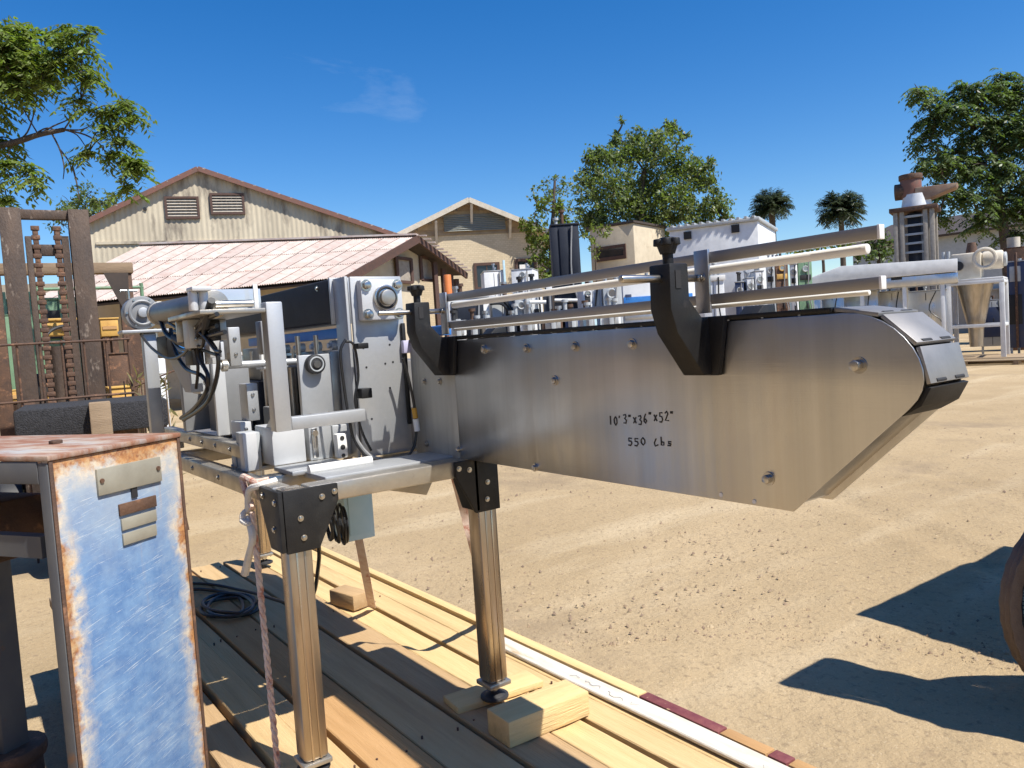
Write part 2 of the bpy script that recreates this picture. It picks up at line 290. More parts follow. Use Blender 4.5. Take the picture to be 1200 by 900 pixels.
# ---------------------------------------------------------------- building helpers
def tag(o, label=None, cat=None, group=None, kind=None):
    if label: o['label'] = label
    if cat: o['category'] = cat
    if group: o['group'] = group
    if kind: o['kind'] = kind
    return o
def thing(name, label, cat, loc=(0, 0, 0), rz=0, group=None):
    o = bpy.data.objects.new(name, None); COL.objects.link(o); o.location = loc; o.rotation_euler = (0, 0, rz)
    o.empty_display_size = .2
    return tag(o, label, cat, group)
class MB:
    """collects shapes, then becomes ONE mesh object"""
    def __init__(s, off=(0, 0, 0)): s.b = bmesh.new(); s.off = Vector(off)
    def box(s, x0, x1, y0, y1, z0, z1, bev=0.):
        t = bmesh.new(); bmesh.ops.create_cube(t, size=1)
        for v in t.verts: v.co = Vector(((x0 + x1) / 2 + v.co.x * (x1 - x0), (y0 + y1) / 2 + v.co.y * (y1 - y0), (z0 + z1) / 2 + v.co.z * (z1 - z0)))
        return s._add(t, bev)
    def _add(s, t, bev=0., seg=2):
        if bev: bmesh.ops.bevel(t, geom=[e for e in t.edges if e.is_manifold and e.calc_face_angle(0) > .5], offset=bev, segments=seg, affect='EDGES', profile=.5)
        for v in t.verts: v.co -= s.off
        me = bpy.data.meshes.new('t'); t.to_mesh(me); s.b.from_mesh(me); bpy.data.meshes.remove(me); t.free(); return s
    def bar(s, p, q, w, h, up=(0, 0, 1), bev=0.):
        p, q = Vector(p), Vector(q); d = (q - p); n = d.length; d.normalize(); u = Vector(up)
        if abs(d.dot(u)) > .98: u = Vector((1, 0, 0))
        r = d.cross(u).normalized(); u = r.cross(d)
        t = bmesh.new(); bmesh.ops.create_cube(t, size=1); c = (p + q) / 2
        for v in t.verts: v.co = c + d * (v.co.x * n) + r * (v.co.y * w) + u * (v.co.z * h)
        return s._add(t, bev)
    def cyl(s, p, q, r, r2=None, n=16, bev=0.):
        p, q = Vector(p), Vector(q); d = q - p; t = bmesh.new()
        bmesh.ops.create_cone(t, cap_ends=True, segments=n, radius1=r, radius2=r if r2 is None else r2, depth=d.length)
        rot = d.to_track_quat('Z', 'Y').to_matrix().to_4x4(); rot.translation = (p + q) / 2
        bmesh.ops.transform(t, matrix=rot, verts=t.verts); return s._add(t, bev)
    def tube(s, pts, r, n=8, smooth=0, r1=None):
        pts = [Vector(p) for p in pts]
        if smooth:
            q = []
            for i in range(len(pts) - 1):
                a, b, c, d = pts[max(i - 1, 0)], pts[i], pts[i + 1], pts[min(i + 2, len(pts) - 1)]
                for k in range(smooth):
                    t = k / smooth
                    q.append(.5 * (2 * b + (c - a) * t + (2 * a - 5 * b + 4 * c - d) * t * t + (3 * b - a - 3 * c + d) * t**3))
            pts = q + [pts[-1]]
        t = bmesh.new(); rings = []; u = None
        for i, p in enumerate(pts):
            d = (pts[min(i + 1, len(pts) - 1)] - pts[max(i - 1, 0)]).normalized()
            if u is None: u = d.orthogonal().normalized()
            u = (u - d * u.dot(d)).normalized(); w = d.cross(u)
            rr = r if r1 is None else r + (r1 - r) * i / (len(pts) - 1)
            rings.append([t.verts.new(p + (u * math.cos(a) + w * math.sin(a)) * rr) for a in [2 * math.pi * k / n for k in range(n)]])
        for a, b in zip(rings, rings[1:]):
            for k in range(n): t.faces.new((a[k], a[(k + 1) % n], b[(k + 1) % n], b[k]))
        t.faces.new(rings[0][::-1]); t.faces.new(rings[-1]); return s._add(t)
    def prism(s, pts, axis, a, b, bev=0.):
        """outline pts (2D) extruded along axis from a to b; axis x: (y,z), y: (x,z), z: (x,y)"""
        t = bmesh.new()
        f = {'x': lambda u, v, w: (w, u, v), 'y': lambda u, v, w: (u, w, v), 'z': lambda u, v, w: (u, v, w)}[axis]
        A_ = [t.verts.new(f(u, v, a)) for u, v in pts]; B_ = [t.verts.new(f(u, v, b)) for u, v in pts]; n = len(pts)
        t.faces.new(A_); t.faces.new(B_[::-1])
        for i in range(n): t.faces.new((A_[i], B_[i], B_[(i + 1) % n], A_[(i + 1) % n]))
        bmesh.ops.recalc_face_normals(t, faces=t.faces); return s._add(t, bev)
    def slab(s, p, th):
        """four points + thickness downward along normal"""
        p = [Vector(v) for v in p]; n = (p[1] - p[0]).cross(p[-1] - p[0]).normalized(); t = bmesh.new()
        a = [t.verts.new(v) for v in p]; b = [t.verts.new(v - n * th) for v in p]; k = len(p)
        t.faces.new(a); t.faces.new(b[::-1])
        for i in range(k): t.faces.new((a[i], b[i], b[(i + 1) % k], a[(i + 1) % k]))
        bmesh.ops.recalc_face_normals(t, faces=t.faces); return s._add(t)
    def mesh(s, vs, fs):
        t = bmesh.new(); v = [t.verts.new(p) for p in vs]
        for f in fs: t.faces.new([v[i] for i in f])
        return s._add(t)
    def torus(s, c, axis, R, r, n=32, k=8):
        ax = Vector(axis).normalized(); u = ax.orthogonal().normalized(); w = ax.cross(u); c = Vector(c); t = bmesh.new(); g = []
        for i in range(n):
            a = 2 * math.pi * i / n; d = u * math.cos(a) + w * math.sin(a)
            g.append([t.verts.new(c + d * (R + r * math.cos(b)) + ax * (r * math.sin(b))) for b in [2 * math.pi * j / k for j in range(k)]])
        for i in range(n):
            for j in range(k): t.faces.new((g[i][j], g[(i + 1) % n][j], g[(i + 1) % n][(j + 1) % k], g[i][(j + 1) % k]))
        return s._add(t)
    def build(s, name, m, parent=None, smooth=True, **kw):
        me = bpy.data.meshes.new(name); bmesh.ops.recalc_face_normals(s.b, faces=s.b.faces); s.b.to_mesh(me); s.b.free()
        me.materials.append(M[m] if isinstance(m, str) else m)
        if smooth: me.shade_smooth(); me.set_sharp_from_angle(angle=R_(38))
        o = bpy.data.objects.new(name, me); COL.objects.link(o)
        if parent: o.parent = parent
        return tag(o, **kw)
def npmesh(name, V, Q, m, parent=None, smooth=False, **kw):
    me = bpy.data.meshes.new(name); V = np.asarray(V, np.float32).reshape(-1, 3); Q = np.asarray(Q, np.int32); k = Q.shape[1]
    me.vertices.add(len(V)); me.vertices.foreach_set('co', V.ravel())
    me.loops.add(Q.size); me.loops.foreach_set('vertex_index', Q.ravel())
    me.polygons.add(len(Q)); me.polygons.foreach_set('loop_start', np.arange(0, Q.size, k, dtype=np.int32))
    me.polygons.foreach_set('loop_total', np.full(len(Q), k, np.int32)); me.update(calc_edges=True); me.validate()
    me.materials.append(M[m] if isinstance(m, str) else m)
    if smooth: me.shade_smooth()
    o = bpy.data.objects.new(name, me); COL.objects.link(o)
    if parent: o.parent = parent
    return tag(o, **kw)
class Frame:
    """a thing facing the camera side: local x right, y away, z up; root on the ground at depth d under pixel column px"""
    def __init__(s, name, label, cat, px, d, yaw=0, group=None, base=0., py=420):
        p = A(px, py, d); dirv = Vector((p.x, p.y, 0)).normalized()
        s.rz = math.atan2(dirv.y, dirv.x) - math.pi / 2 + yaw
        s.o = thing(name, label, cat, (p.x, p.y, base), s.rz, group); s.base = base
        s.inv = (Matrix.Translation((p.x, p.y, base)) @ Matrix.Rotation(s.rz, 4, 'Z')).inverted()
    def L(s, px, py, y=0.):
        """pixel -> local point on the local plane y"""
        c = s.inv @ Vector((0, 0, H)); q = s.inv @ (Vector((0, 0, H)) + Vector(ray(px, py))); d = q - c
        return c + d * ((y - c.y) / d.y)
    def rect(s, x0, y0, x1, y1, yl=0.):
        a = s.L(x0, y0, yl); b = s.L(x1, y1, yl); c = s.L((x0 + x1) / 2, y0, yl); e = s.L((x0 + x1) / 2, y1, yl)
        m = s.L(x0, (y0 + y1) / 2, yl).x, s.L(x1, (y0 + y1) / 2, yl).x
        return m[0], m[1], e.z, c.z
    def build(s, mb, name, m, parent=None, **kw): return mb.build(name, m, parent or s.o, **kw)

# ================================================================ GROUND
def ground():
    na = 420; radii = np.concatenate([[0.0], np.geomspace(.5, 60, 330), np.geomspace(66, 1500, 30)])
    V = []; 
    for r in radii:
        for k in range(na):
            a = 2 * math.pi * k / na; x = r * math.cos(a) - 1; y = r * math.sin(a) + 1.5; z = 0
            if r < 60:
                z = .020 * noise.noise((x * .7, y * .7, 0)) + .010 * noise.noise((x * 2.3, y * 2.3, 3)) + .007 * noise.noise((x * 7, y * 7, 9)) + .004 * noise.noise((x * 19, y * 19, 5))
                # tyre ruts sweeping across the yard
                for q in (3.4, 4.9, 7.0, 9.6, 13.):
                    t = y + .55 * x + .7 * math.sin(x * .35) - q
                    z -= (.016 + .007 * math.sin(40 * (x - .55 * y))) * math.exp(-(t / .15)**2) - .012 * math.exp(-((abs(t) - .27) / .09)**2)
            V.append((x, y, z))
    n = len(radii); Q = []
    for i in range(n - 1):
        for k in range(na): Q.append((i * na + k, i * na + (k + 1) % na, (i + 1) * na + (k + 1) % na, (i + 1) * na + k)[::-1])
    npmesh('ground', V, Q, 'dirt', smooth=True, kind='structure')
ground()
def pebbles():
    N = 16000; ang = rng.uniform(R_(20), R_(190), N); r = 2.0 + 12 * rng.random(N)**1.6
    x = -1 + r * np.cos(ang); y = 1.8 + r * np.sin(ang) * .9
    keep = ~((x > -4.8) & (x < .2) & (y < 1.75)); x = x[keep]; y = y[keep]; N = len(x)
    s = .003 + .013 * rng.random(N)**5
    base = np.array([(1, 0, -.3), (-.5, .87, -.3), (-.5, -.87, -.3), (.2, .1, .8)])
    V = np.empty((N, 4, 3)); th = rng.uniform(0, 6.28, N); c, sn = np.cos(th), np.sin(th)
    for k in range(4):
        b = base[k] + rng.normal(0, .2, (N, 3))
        V[:, k, 0] = x + s * (b[:, 0] * c - b[:, 1] * sn); V[:, k, 1] = y + s * (b[:, 0] * sn + b[:, 1] * c); V[:, k, 2] = .004 + s * b[:, 2]
    i = np.arange(N)[:, None] * 4
    Q = np.concatenate([i + f for f in ([0, 1, 3], [1, 2, 3], [2, 0, 3])])
    npmesh('pebbles', V, Q, 'pebble', label='small stones and clods scattered over the tan dirt yard', cat='pebbles', kind='stuff')
pebbles()

# ================================================================ TIMBER DECK
DZ = .45
def deck():
    root = thing('timber_deck', 'low deck of long pine planks carrying the steel conveyor machine', 'deck', (-2.3, 1.05, 0)); off = root.location
    def plank(x0, x1, y0, y1, m, dz=0, th=.042, label=None, cup=.004):
        mb = MB(off); n = 6; t = bmesh.new(); g = []
        for i in range(n + 1):
            x = x0 + (x1 - x0) * i / n; jy = random.uniform(-.0025, .0025); jz = random.uniform(-.003, .003) + dz
            g.append([t.verts.new((x, y, z)) for y, z in ((y0 + jy, DZ - th + jz), (y1 + jy, DZ - th + jz), (y1 + jy, DZ + jz), ((y0 + y1) / 2 + jy, DZ + jz - cup), (y0 + jy, DZ + jz))])
        for a, b in zip(g, g[1:]):
            for k in range(5): t.faces.new((a[k], a[(k + 1) % 5], b[(k + 1) % 5], b[k]))
        t.faces.new(g[0][::-1]); t.faces.new(g[-1]); bmesh.ops.recalc_face_normals(t, faces=t.faces)
        mb._add(t, .003, 1)
        o = mb.build('plank', m, root)
        if label: o['label'] = label
        return o
    plank(-4.30, .15, 1.508, 1.592, 'wood', -.004)
    plank(-4.34, .1, 1.408, 1.500, 'wood', .0)
    plank(-4.36, -1.0, 1.285, 1.392, 'wood', -.002); plank(-.992, .2, 1.285, 1.392, 'wood', -.002)
    plank(-4.30, .2, 1.138, 1.277, 'wood', .002)
    plank(-4.34, .2, .975, 1.128, 'wood', -.004)
    plank(-4.30, .2, .818, .965, 'woodo', .0)
    plank(-4.38, .2, .742, .806, 'wood', -.006)
    plank(-4.32, .2, .630, .735, 'wood', .003)
    plank(-4.30, .2, .520, .615, 'wood', -.002)
    plank(-4.36, -3.0, .330, .505, 'woodgrey', -.004)
    # painted edge: white board with faint pencil notes, red-blocked rim
    plank(-2.35, .15, 1.520, 1.588, 'woodwhite', .010, .012, 'thin board painted chalky white with faint pencil notes', 0)
    b = MB(off)
    for k in range(34):
        x = -1.9 + k * .052 + random.uniform(-.01, .01); y = 1.545 + .006 * math.sin(k * 1.3)
        if k % 7 == 6: continue
        pts = [(x + .009 * i, y + random.uniform(-.009, .011), DZ + .0112) for i in range(5)]
        b.tube(pts, .0009, 4)
    b.build('pencil_note', 'cablegrey', root, kind='stuff')
    seg = [(-4.3, -1.66, 'wood'), (-1.655, -1.36, 'maroon'), (-1.355, -1.21, 'woodo'), (-1.205, -1.15, 'maroon'), (-1.145, -1.03, 'woodo'), (-1.025, -.85, 'maroon'), (-.845, -.7, 'woodo'), (-.695, .15, 'maroon')]
    for x0, x1, m in seg:
        o = MB(off).box(x0, x1, 1.600, 1.640, DZ - .085, DZ + .008, .003).build('rim_board', m, root)
    MB(off).box(-4.3, .15, 1.5935, 1.5985, DZ - .06, DZ - .012).build('rim_liner', 'roofdark', root)
    nb = MB(off)
    for x in (-4.2, -3.1, -1.9, -.7):
        for y in (.55, .59, .66, .70, .76, .79, .85, .93, 1.0, 1.1, 1.16, 1.25, 1.31, 1.37, 1.43, 1.48):
            xx = x + random.uniform(-.03, .03); nb.cyl((xx, y, DZ - .006), (xx, y, DZ + .0042), .0032, n=8)
    nb.build('nail_heads', 'rust', root, kind='stuff')
    # bearers and posts below
    for x in (-4.2, -3.1, -1.9, -.7, .1):
        MB(off).box(x - .05, x + .05, .36 if x < -3 else .53, 1.595, DZ - .14, DZ - .047, .004).build('bearer', 'woodgrey', root)
        for y in (.62, 1.5):
            MB(off).box(x - .09, x + .09, y - .09, y + .09, -.02, DZ - .141, .006).build('support_block', 'woodgrey', root)
    MB(off).box(-4.28, .15, .525, .56, DZ - .3, DZ - .05, .004).build('side_beam', 'woodgrey', root)
    MB(off).box(-4.28, .15, 1.56, 1.594, DZ - .3, DZ - .05, .004).build('side_beam', 'woodgrey', root)
    MB(off).box(-4.335, -4.29, .34, 1.58, DZ - .27, DZ - .05, .004).build('end_beam', 'browntrim', root)
    MB(off).box(-4.2, -3.05, .345, .375, DZ - .27, DZ - .05, .004).build('side_beam', 'browntrim', root)
    return root
deck()
def timber(name, label, c, L_, w, h, rz, m='wood', z=DZ):
    o = MB().box(-L_ / 2, L_ / 2, -w / 2, w / 2, 0, h, .004).build(name, m); o.location = (c[0], c[1], z); o.rotation_euler = (0, 0, rz)
    return tag(o, label, 'timber block')
timber('timber_block', 'short pine block lying across the planks beside the far levelling foot', (-1.735, 1.285), .28, .11, .072, R_(88), z=DZ + .002)
timber('timber_shim', 'thin offcut of plank under the far levelling foot', (-1.985, 1.30), .30, .105, .022, R_(84), z=DZ - .001)
timber('timber_block', 'small cut timber block on the planks beside the slack back strap', (-3.12, 1.335), .17, .085, .065, R_(12), z=DZ + .0)

# ================================================================ CONVEYOR MACHINE
MO = Vector((-1.93, .69, DZ))
mach = thing('conveyor_machine', 'stainless labelling conveyor machine with cantilevered rounded nose standing on the timber deck', 'conveyor', MO)
def mb(): return MB(MO)
def P(b, name, m, parent=None, **kw): return b.build(name, m, parent or mach, **kw)
def hexbolt(parent, p, axis, r=.008, h=.007, washer=True, m='bolt'):
    p = Vector(p); a = Vector(axis); b = mb()
    if washer: b.cyl(p - a * .001, p + a * .0025, r * 1.45, n=20)
    b.cyl(p + a * .0025, p + a * h, r, n=6, bev=.0008)
    return P(b, 'bolt', m, parent)
def capscrew(parent, p, axis, r=.0052):
    p = Vector(p); a = Vector(axis)
    b = mb().cyl(p - a * .001, p + a * .002, r * 1.5, n=20).cyl(p + a * .002, p + a * .006, r, n=16, bev=.001)
    o = P(b, 'bolt', 'bolt', parent); P(mb().cyl(p + a * .0062, p + a * .0066, r * .5, n=6), 'socket', 'dark', None) if False else None
    return o
# --- frame
ZT = 1.21
b = mb()
b.box(-1.962, -1.900, .727, 1.234, ZT - .05, ZT, .006)
P(b, 'front_rail', 'galv')
P(mb().box(-4.0, -1.967, .655, .705, ZT - .05, ZT, .006), 'side_rail', 'galv')
P(mb().box(-4.0, -1.967, 1.245, 1.295, ZT - .05, ZT, .006), 'side_rail', 'galv')
P(mb().box(-4.05, -4.002, .655, 1.295, ZT - .05, ZT, .006), 'rear_rail', 'galv')
for x in (-2.2, -3.1): P(mb().box(x - .03, x + .03, .707, 1.243, ZT - .052, ZT - .004, .004), 'cross_rail', 'galv')
P(mb().box(-2.12, -1.967, .80, 1.235, ZT - .012, ZT + .004, .002), 'deck_plate', 'alulight')
P(mb().box(-2.5, -2.35, .71, 1.24, ZT - .010, ZT + .003, .002), 'deck_plate', 'alulight')
def leg(y0, x0=-1.965, dn=0.):
    DZ = .45 - dn
    y1 = y0 + .065; x1 = x0 + .065
    b = mb().box(x0, x1, y0, y1, DZ + .077, ZT - .001, .009)
    l = P(b, 'leg', 'legsteel')
    # T-slot grooves on two faces as raised lips
    for yy in (y0 + .022, y0 + .043): P(mb().box(x1 - .001, x1 + .0018, yy - .003, yy + .003, DZ + .08, ZT - .16, .0008), 'slot_lip', 'legsteel', l)
    xc, yc = (x0 + x1) / 2, (y0 + y1) / 2
    P(mb().box(x0 - .006, x1 + .006, y0 - .006, y1 + .006, DZ + .062, DZ + .076, .003), 'end_cap', 'galv', l)
    P(mb().cyl((xc, yc, DZ + .025 + dn), (xc, yc, DZ + .064), .010, n=14).cyl((xc, yc, DZ + .047 + dn * .5), (xc, yc, DZ + .056 + dn * .3), .017, n=6), 'threaded_stud', 'bolt', l)
    P(mb().cyl((xc, yc, DZ + .0205 + dn), (xc, yc, DZ + .030 + dn), .043, n=28, bev=.003).cyl((xc, yc, DZ + .029 + dn), (xc, yc, DZ + .040 + dn * .6), .034, .016, n=28), 'levelling_foot', 'rubber', l)
    return l
leg(.66, dn=.022); leg(1.235)
leg(.66, -4.05); leg(1.235, -4.05)
for (x, y) in ((-1.93, .69), (-4.02, .69), (-4.02, 1.268)):
    pass
# corner brackets
def corner(y0, sgn, cut):
    # +X face plate: near corner runs towards +Y, far corner towards -Y
    ys = [(y0, ZT - .002), (y0 + sgn * .145, ZT - .002), (y0 + sgn * .145, ZT - .045), (y0 + sgn * .085, ZT - .16), (y0, ZT - .16)]
    c = P(mb().prism(ys, 'x', -1.9, -1.888, .002), 'corner_bracket', 'black')
    for dy, dz in ((.10, -.03), (.135, -.022), (.04, -.075), (.045, -.125)):
        capscrew(c, (-1.888, y0 + sgn * dy, ZT + dz), (1, 0, 0))
    return c
corner(.655, 1, 0)
corner(1.304, -1, 0)
def corner_side(y, s):
    xs = [(-1.888, ZT - .002), (-2.03, ZT - .002), (-2.03, ZT - .04), (-1.97, ZT - .155), (-1.888, ZT - .155)]
    c = P(mb().prism(xs, 'y', y, y - .012 * s, .002), 'corner_bracket', 'black')
    for dx, dz in ((-.012, -.03), (-.10, -.022), (-.03, -.1)): capscrew(c, (-1.9 + dx, y - .012 * s, ZT + dz), (0, -s, 0), .006)
corner_side(.6535, 1)
corner_side(1.233, 1)
# --- cantilever conveyor body
NY, FY = 1.2, 1.327
arc = [(-.715, 1.556), (-.690, 1.5535), (-.668, 1.548), (-.648, 1.539), (-.630, 1.527), (-.614, 1.512), (-.602, 1.496), (-.593, 1.479), (-.588, 1.462), (-.587, 1.446), (-.590, 1.430), (-.598, 1.415), (-.61, 1.402)]
out = [(-1.925, 1.21)] + [(-1.925, 1.5545)] + arc + [(-.823, 1.21)]
near = P(mb().prism(out, 'y', NY, NY + .004, .0012), 'side_panel', 'steel')
near['label'] = 'brushed side panel with handwritten size and weight'
far = P(mb().prism(out, 'y', FY - .004, FY, .0012), 'side_panel', 'steel')
inf = P(mb().prism([(-2.185, 1.207), (-2.185, 1.552), (-1.928, 1.5535), (-1.928, 1.209)], 'y', NY + .0015, NY + .0055, .0012), 'infeed_panel', 'infeedlit')
P(mb().prism([(-2.185, 1.207), (-2.185, 1.552), (-1.928, 1.5535), (-1.928, 1.209)], 'y', FY - .004, FY, .0012), 'infeed_panel', 'steel')
# belly plate along bottom and slope
P(mb().slab([(-1.9, NY + .006, 1.222), (-.828, NY + .006, 1.222), (-.828, FY - .006, 1.222), (-1.9, FY - .006, 1.222)], .003), 'belly_plate', 'steel')
P(mb().slab([(-.829, NY + .006, 1.224), (-.640, NY + .006, 1.395), (-.640, FY - .006, 1.395), (-.829, FY - .006, 1.224)], .003), 'belly_plate', 'steel')
# wear strips on the top edges, black
P(mb().box(-2.18, -.735, NY - .003, NY + .014, 1.5585, 1.567, .0015), 'wear_strip', 'black')
P(mb().box(-2.18, -.735, FY - .014, FY + .003, 1.5585, 1.567, .0015), 'wear_strip', 'black')
# table-top chain: flights, then nose flights following the arc
chain = P(mb().box(-2.18, -.74, NY + .02, FY - .02, 1.545, 1.552), 'chain_bed', 'dark')
k = 0; x = -2.175
sh = MB(MO).box(x, x + .072, NY + .016, FY - .016, 1.556, 1.562, .001); sh = P(sh, 'chain_flight', 'nose', chain)
for i in range(1, 19):
    c = sh.copy(); COL.objects.link(c); c.parent = chain; c.location = (i * .0762, 0, 0)
def nose(p0, p1, m, n=2, lift=.008, nm='nose_flight'):
    p0, p1 = Vector((p0[0], 0, p0[1])), Vector((p1[0], 0, p1[1])); d = (p1 - p0).normalized(); nn = Vector((-d.z, 0, d.x))
    if nn.x < 0 and nn.z < 0 : nn = -nn
    t = [(p0 + nn * lift), (p1 + nn * lift), (p1 + nn * (lift - .007)), (p0 + nn * (lift - .007))]
    return P(mb().prism([(v.x, v.z) for v in t], 'y', NY + .006, FY + .004, .0012), nm, m)
pts = [(-.735, 1.560), (-.655, 1.546), (-.600, 1.497), (-.585, 1.437)]
for a, c in zip(pts, pts[1:]):
    q0 = Vector(a).lerp(Vector(c), .02); q1 = Vector(a).lerp(Vector(c), .97)
    p0, p1 = Vector((q0.x, 0, q0.y)), Vector((q1.x, 0, q1.y)); d = (p1 - p0).normalized(); nn = Vector((-d.z, 0, d.x)) * -1
    if nn.x + nn.z < 0: nn = -nn
    tt = [p0 + nn * .007, p1 + nn * .007, p1, p0]
    f = P(mb().prism([(v.x, v.z) for v in tt], 'y', NY + .005, FY + .004, .001), 'nose_flight', 'nose')
    mid = p1 - d * .004 + nn * .0045
    for j in range(2): P(mb().cyl((mid.x, NY + .025 + j * .06, mid.z), (mid.x, NY + .055 + j * .06, mid.z), .004, n=10), 'hinge_pin', 'dark', f)
tt = [(-.579, 1.434), (-.595, 1.405), (-.625, 1.388), (-.635, 1.395), (-.60, 1.415), (-.588, 1.436)]
P(mb().prism(tt, 'y', NY + .006, FY + .003, .001), 'chain_return', 'black')
P(mb().box(-.70, -.66, NY + .01, FY - .01, 1.40, 1.52), 'sprocket_block', 'dark')
# bolts on the near panel
for px, py, r in ((617, 408, .0085), (567, 409, .0085), (674, 406, .0085), (741, 403, .0085), (650, 446, .0085), (627, 548, .007), (515, 447, .008), (498, 409, .007), (497, 447, .007), (500, 520, .007), (537, 527, .007)):
    p = onY(px, py, NY); hexbolt(near if px > 533 else inf, (p.x, NY, p.z), (0, -1, 0), r, .008)
p = onY(1007, 428, NY); hexbolt(near, (p.x, NY, p.z), (0, -1, 0), .0095, .018)
p = onY(901, 561, NY); hexbolt(near, (p.x, NY, p.z), (0, -1, 0), .0085, .012)
for px, py in ((884, 588), (845, 580)):
    p = onY(px, py, NY); P(mb().cyl((p.x, NY - .0012, p.z), (p.x, NY + .003, p.z), .0042, n=14), 'rivet', 'white', near)
# handwriting in marker on the panel
G = {'1': [[(.4, 1), (.4, 0)]], '0': [[(.5, 1), (.15, .7), (.15, .3), (.5, 0), (.8, .3), (.8, .7), (.5, 1)]],
     '3': [[(.1, .9), (.6, 1), (.7, .75), (.35, .55), (.75, .35), (.6, 0), (.1, .05)]], '6': [[(.6, 1), (.25, .6), (.15, .2), (.5, 0), (.75, .25), (.5, .45), (.2, .3)]],
     '5': [[(.75, 1), (.2, 1), (.2, .6), (.6, .6), (.75, .3), (.5, 0), (.1, .05)]], '2': [[(.15, .8), (.5, 1), (.75, .75), (.15, .05), (.85, .05)]],
     'x': [[(.1, .75), (.7, .1)], [(.7, .75), (.1, .1)]], '"': [[(.25, 1.1), (.2, .85)], [(.55, 1.1), (.5, .85)]], "'": [[(.3, 1.1), (.2, .85)]],
     'L': [[(.5, 1), (.15, .4), (.3, 0), (.8, .2)]], 'b': [[(.2, 1.1), (.2, 0), (.6, .05), (.65, .4), (.25, .45)]], 's': [[(.7, .5), (.25, .5), (.25, .28), (.65, .22), (.6, 0), (.1, 0)]], ' ': []}
def write(txt, p0, p1, hgt):
    w = mb(); n = len(txt); adv = (Vector(p1) - Vector(p0)) / n
    for i, ch in enumerate(txt):
        o = Vector(p0) + adv * i; cw = adv.length * .85; dz = random.uniform(-.003, .003)
        for st in G[ch]:
            w.tube([(o.x + u * cw, NY - .0002, o.z + v * hgt + dz) for u, v in st], .0017, 5)
    return P(w, 'handwriting', 'rubber', near)
a = onY(714, 499, NY); c = onY(792, 492, NY); write('10\'3"x36"x52"', (a.x, 0, a.z), (c.x, 0, c.z), .020)
a = onY(736, 521, NY); c = onY(790, 521, NY); write('550 Lbs', (a.x, 0, a.z), (c.x, 0, c.z), .016)
# --- guide rail brackets, rods, rails
def gbracket(xc):
    prof = [(1.197, 1.456), (1.197, 1.566), (1.168, 1.566), (1.135, 1.600), (1.135, 1.668), (1.085, 1.668), (1.083, 1.585), (1.098, 1.540), (1.165, 1.456)]
    w = .026
    g = P(mb().prism(prof, 'x', xc - w, xc + w, .003), 'rail_bracket', 'black')
    fl = [(xc - .030, 1.4545), (xc + .042, 1.4545), (xc + .062, 1.566), (xc - .05, 1.566)]
    P(mb().prism(fl, 'y', 1.186, 1.1985, .002), 'mounting_flange', 'black', g)
    P(mb().box(xc + w - .001, xc + w + .0015, 1.098, 1.112, 1.622, 1.655), 'clamp_slot', 'dark', g)
    P(mb().cyl((xc, 1.11, 1.667), (xc, 1.11, 1.690), .010, n=16), 'knob_stem', 'black', g)
    kb = mb().cyl((xc, 1.11, 1.688), (xc, 1.11, 1.708), .014, .021, n=20)
    for q in range(5):
        an = q * 2 * math.pi / 5 + .3; kb.cyl((xc + .016 * math.cos(an), 1.11 + .016 * math.sin(an), 1.703), (xc + .016 * math.cos(an), 1.11 + .016 * math.sin(an), 1.716), .0105, .0095, n=12, bev=.002)
    kb.cyl((xc, 1.11, 1.704), (xc, 1.11, 1.718), .015, n=16, bev=.002)
    P(kb, 'clamp_knob', 'black', g)
    P(mb().cyl((xc, .985, 1.642), (xc, 1.186, 1.642), .0072, n=18, bev=.002), 'support_rod', 'bolt', g)
    P(mb().box(xc - .004, xc + .030, 1.1865, 1.1925, 1.574, 1.694, .001), 'rail_plate', 'alu', g)
    hexbolt(g, (xc + .013, 1.1865, 1.642), (0, -1, 0), .006, .006)
gbracket(-1.005); gbracket(-1.955)
for z0, z1, x0, gx, rs_, dzs in ((1.668, 1.689, -1.95, -.674, .0085, .012), (1.590, 1.609, -1.95, -.674, .0045, .004)):
    r = P(mb().box(x0, -.648, 1.1935, 1.2065, z0, z1, .0007), 'guide_rail', 'railgrey')
    P(mb().cyl((x0 + .02, 1.2135, z0 - dzs), (gx, 1.2135, z0 - dzs), rs_, n=16, bev=.002), 'guide_strip', 'white', r)
    P(mb().box(-.6478, -.643, 1.1925, 1.2075, z0 - .001, z1 + .001, .001), 'end_cap', 'white', r)
# far-side guide on its own brackets, below the line of the near rails
for xc in (-1.005, -1.955):
    P(mb().prism([(1.33, 1.46), (1.33, 1.56), (1.36, 1.585), (1.40, 1.585), (1.40, 1.555), (1.36, 1.46)], 'x', xc - .024, xc + .024, .003), 'far_bracket', 'black')
P(mb().box(-2.05, -.96, 1.329, 1.425, 1.262, 1.32, .004), 'shadow_tray', 'galv')  # hidden tray added to widen the conveyor's shadow on the planks
P(mb().box(-3.35, -2.32, 1.205, 1.43, 1.215, 1.50, .006), 'shadow_cabinet', 'darkgalv')  # box added behind the label head to extend its shadow on the deck
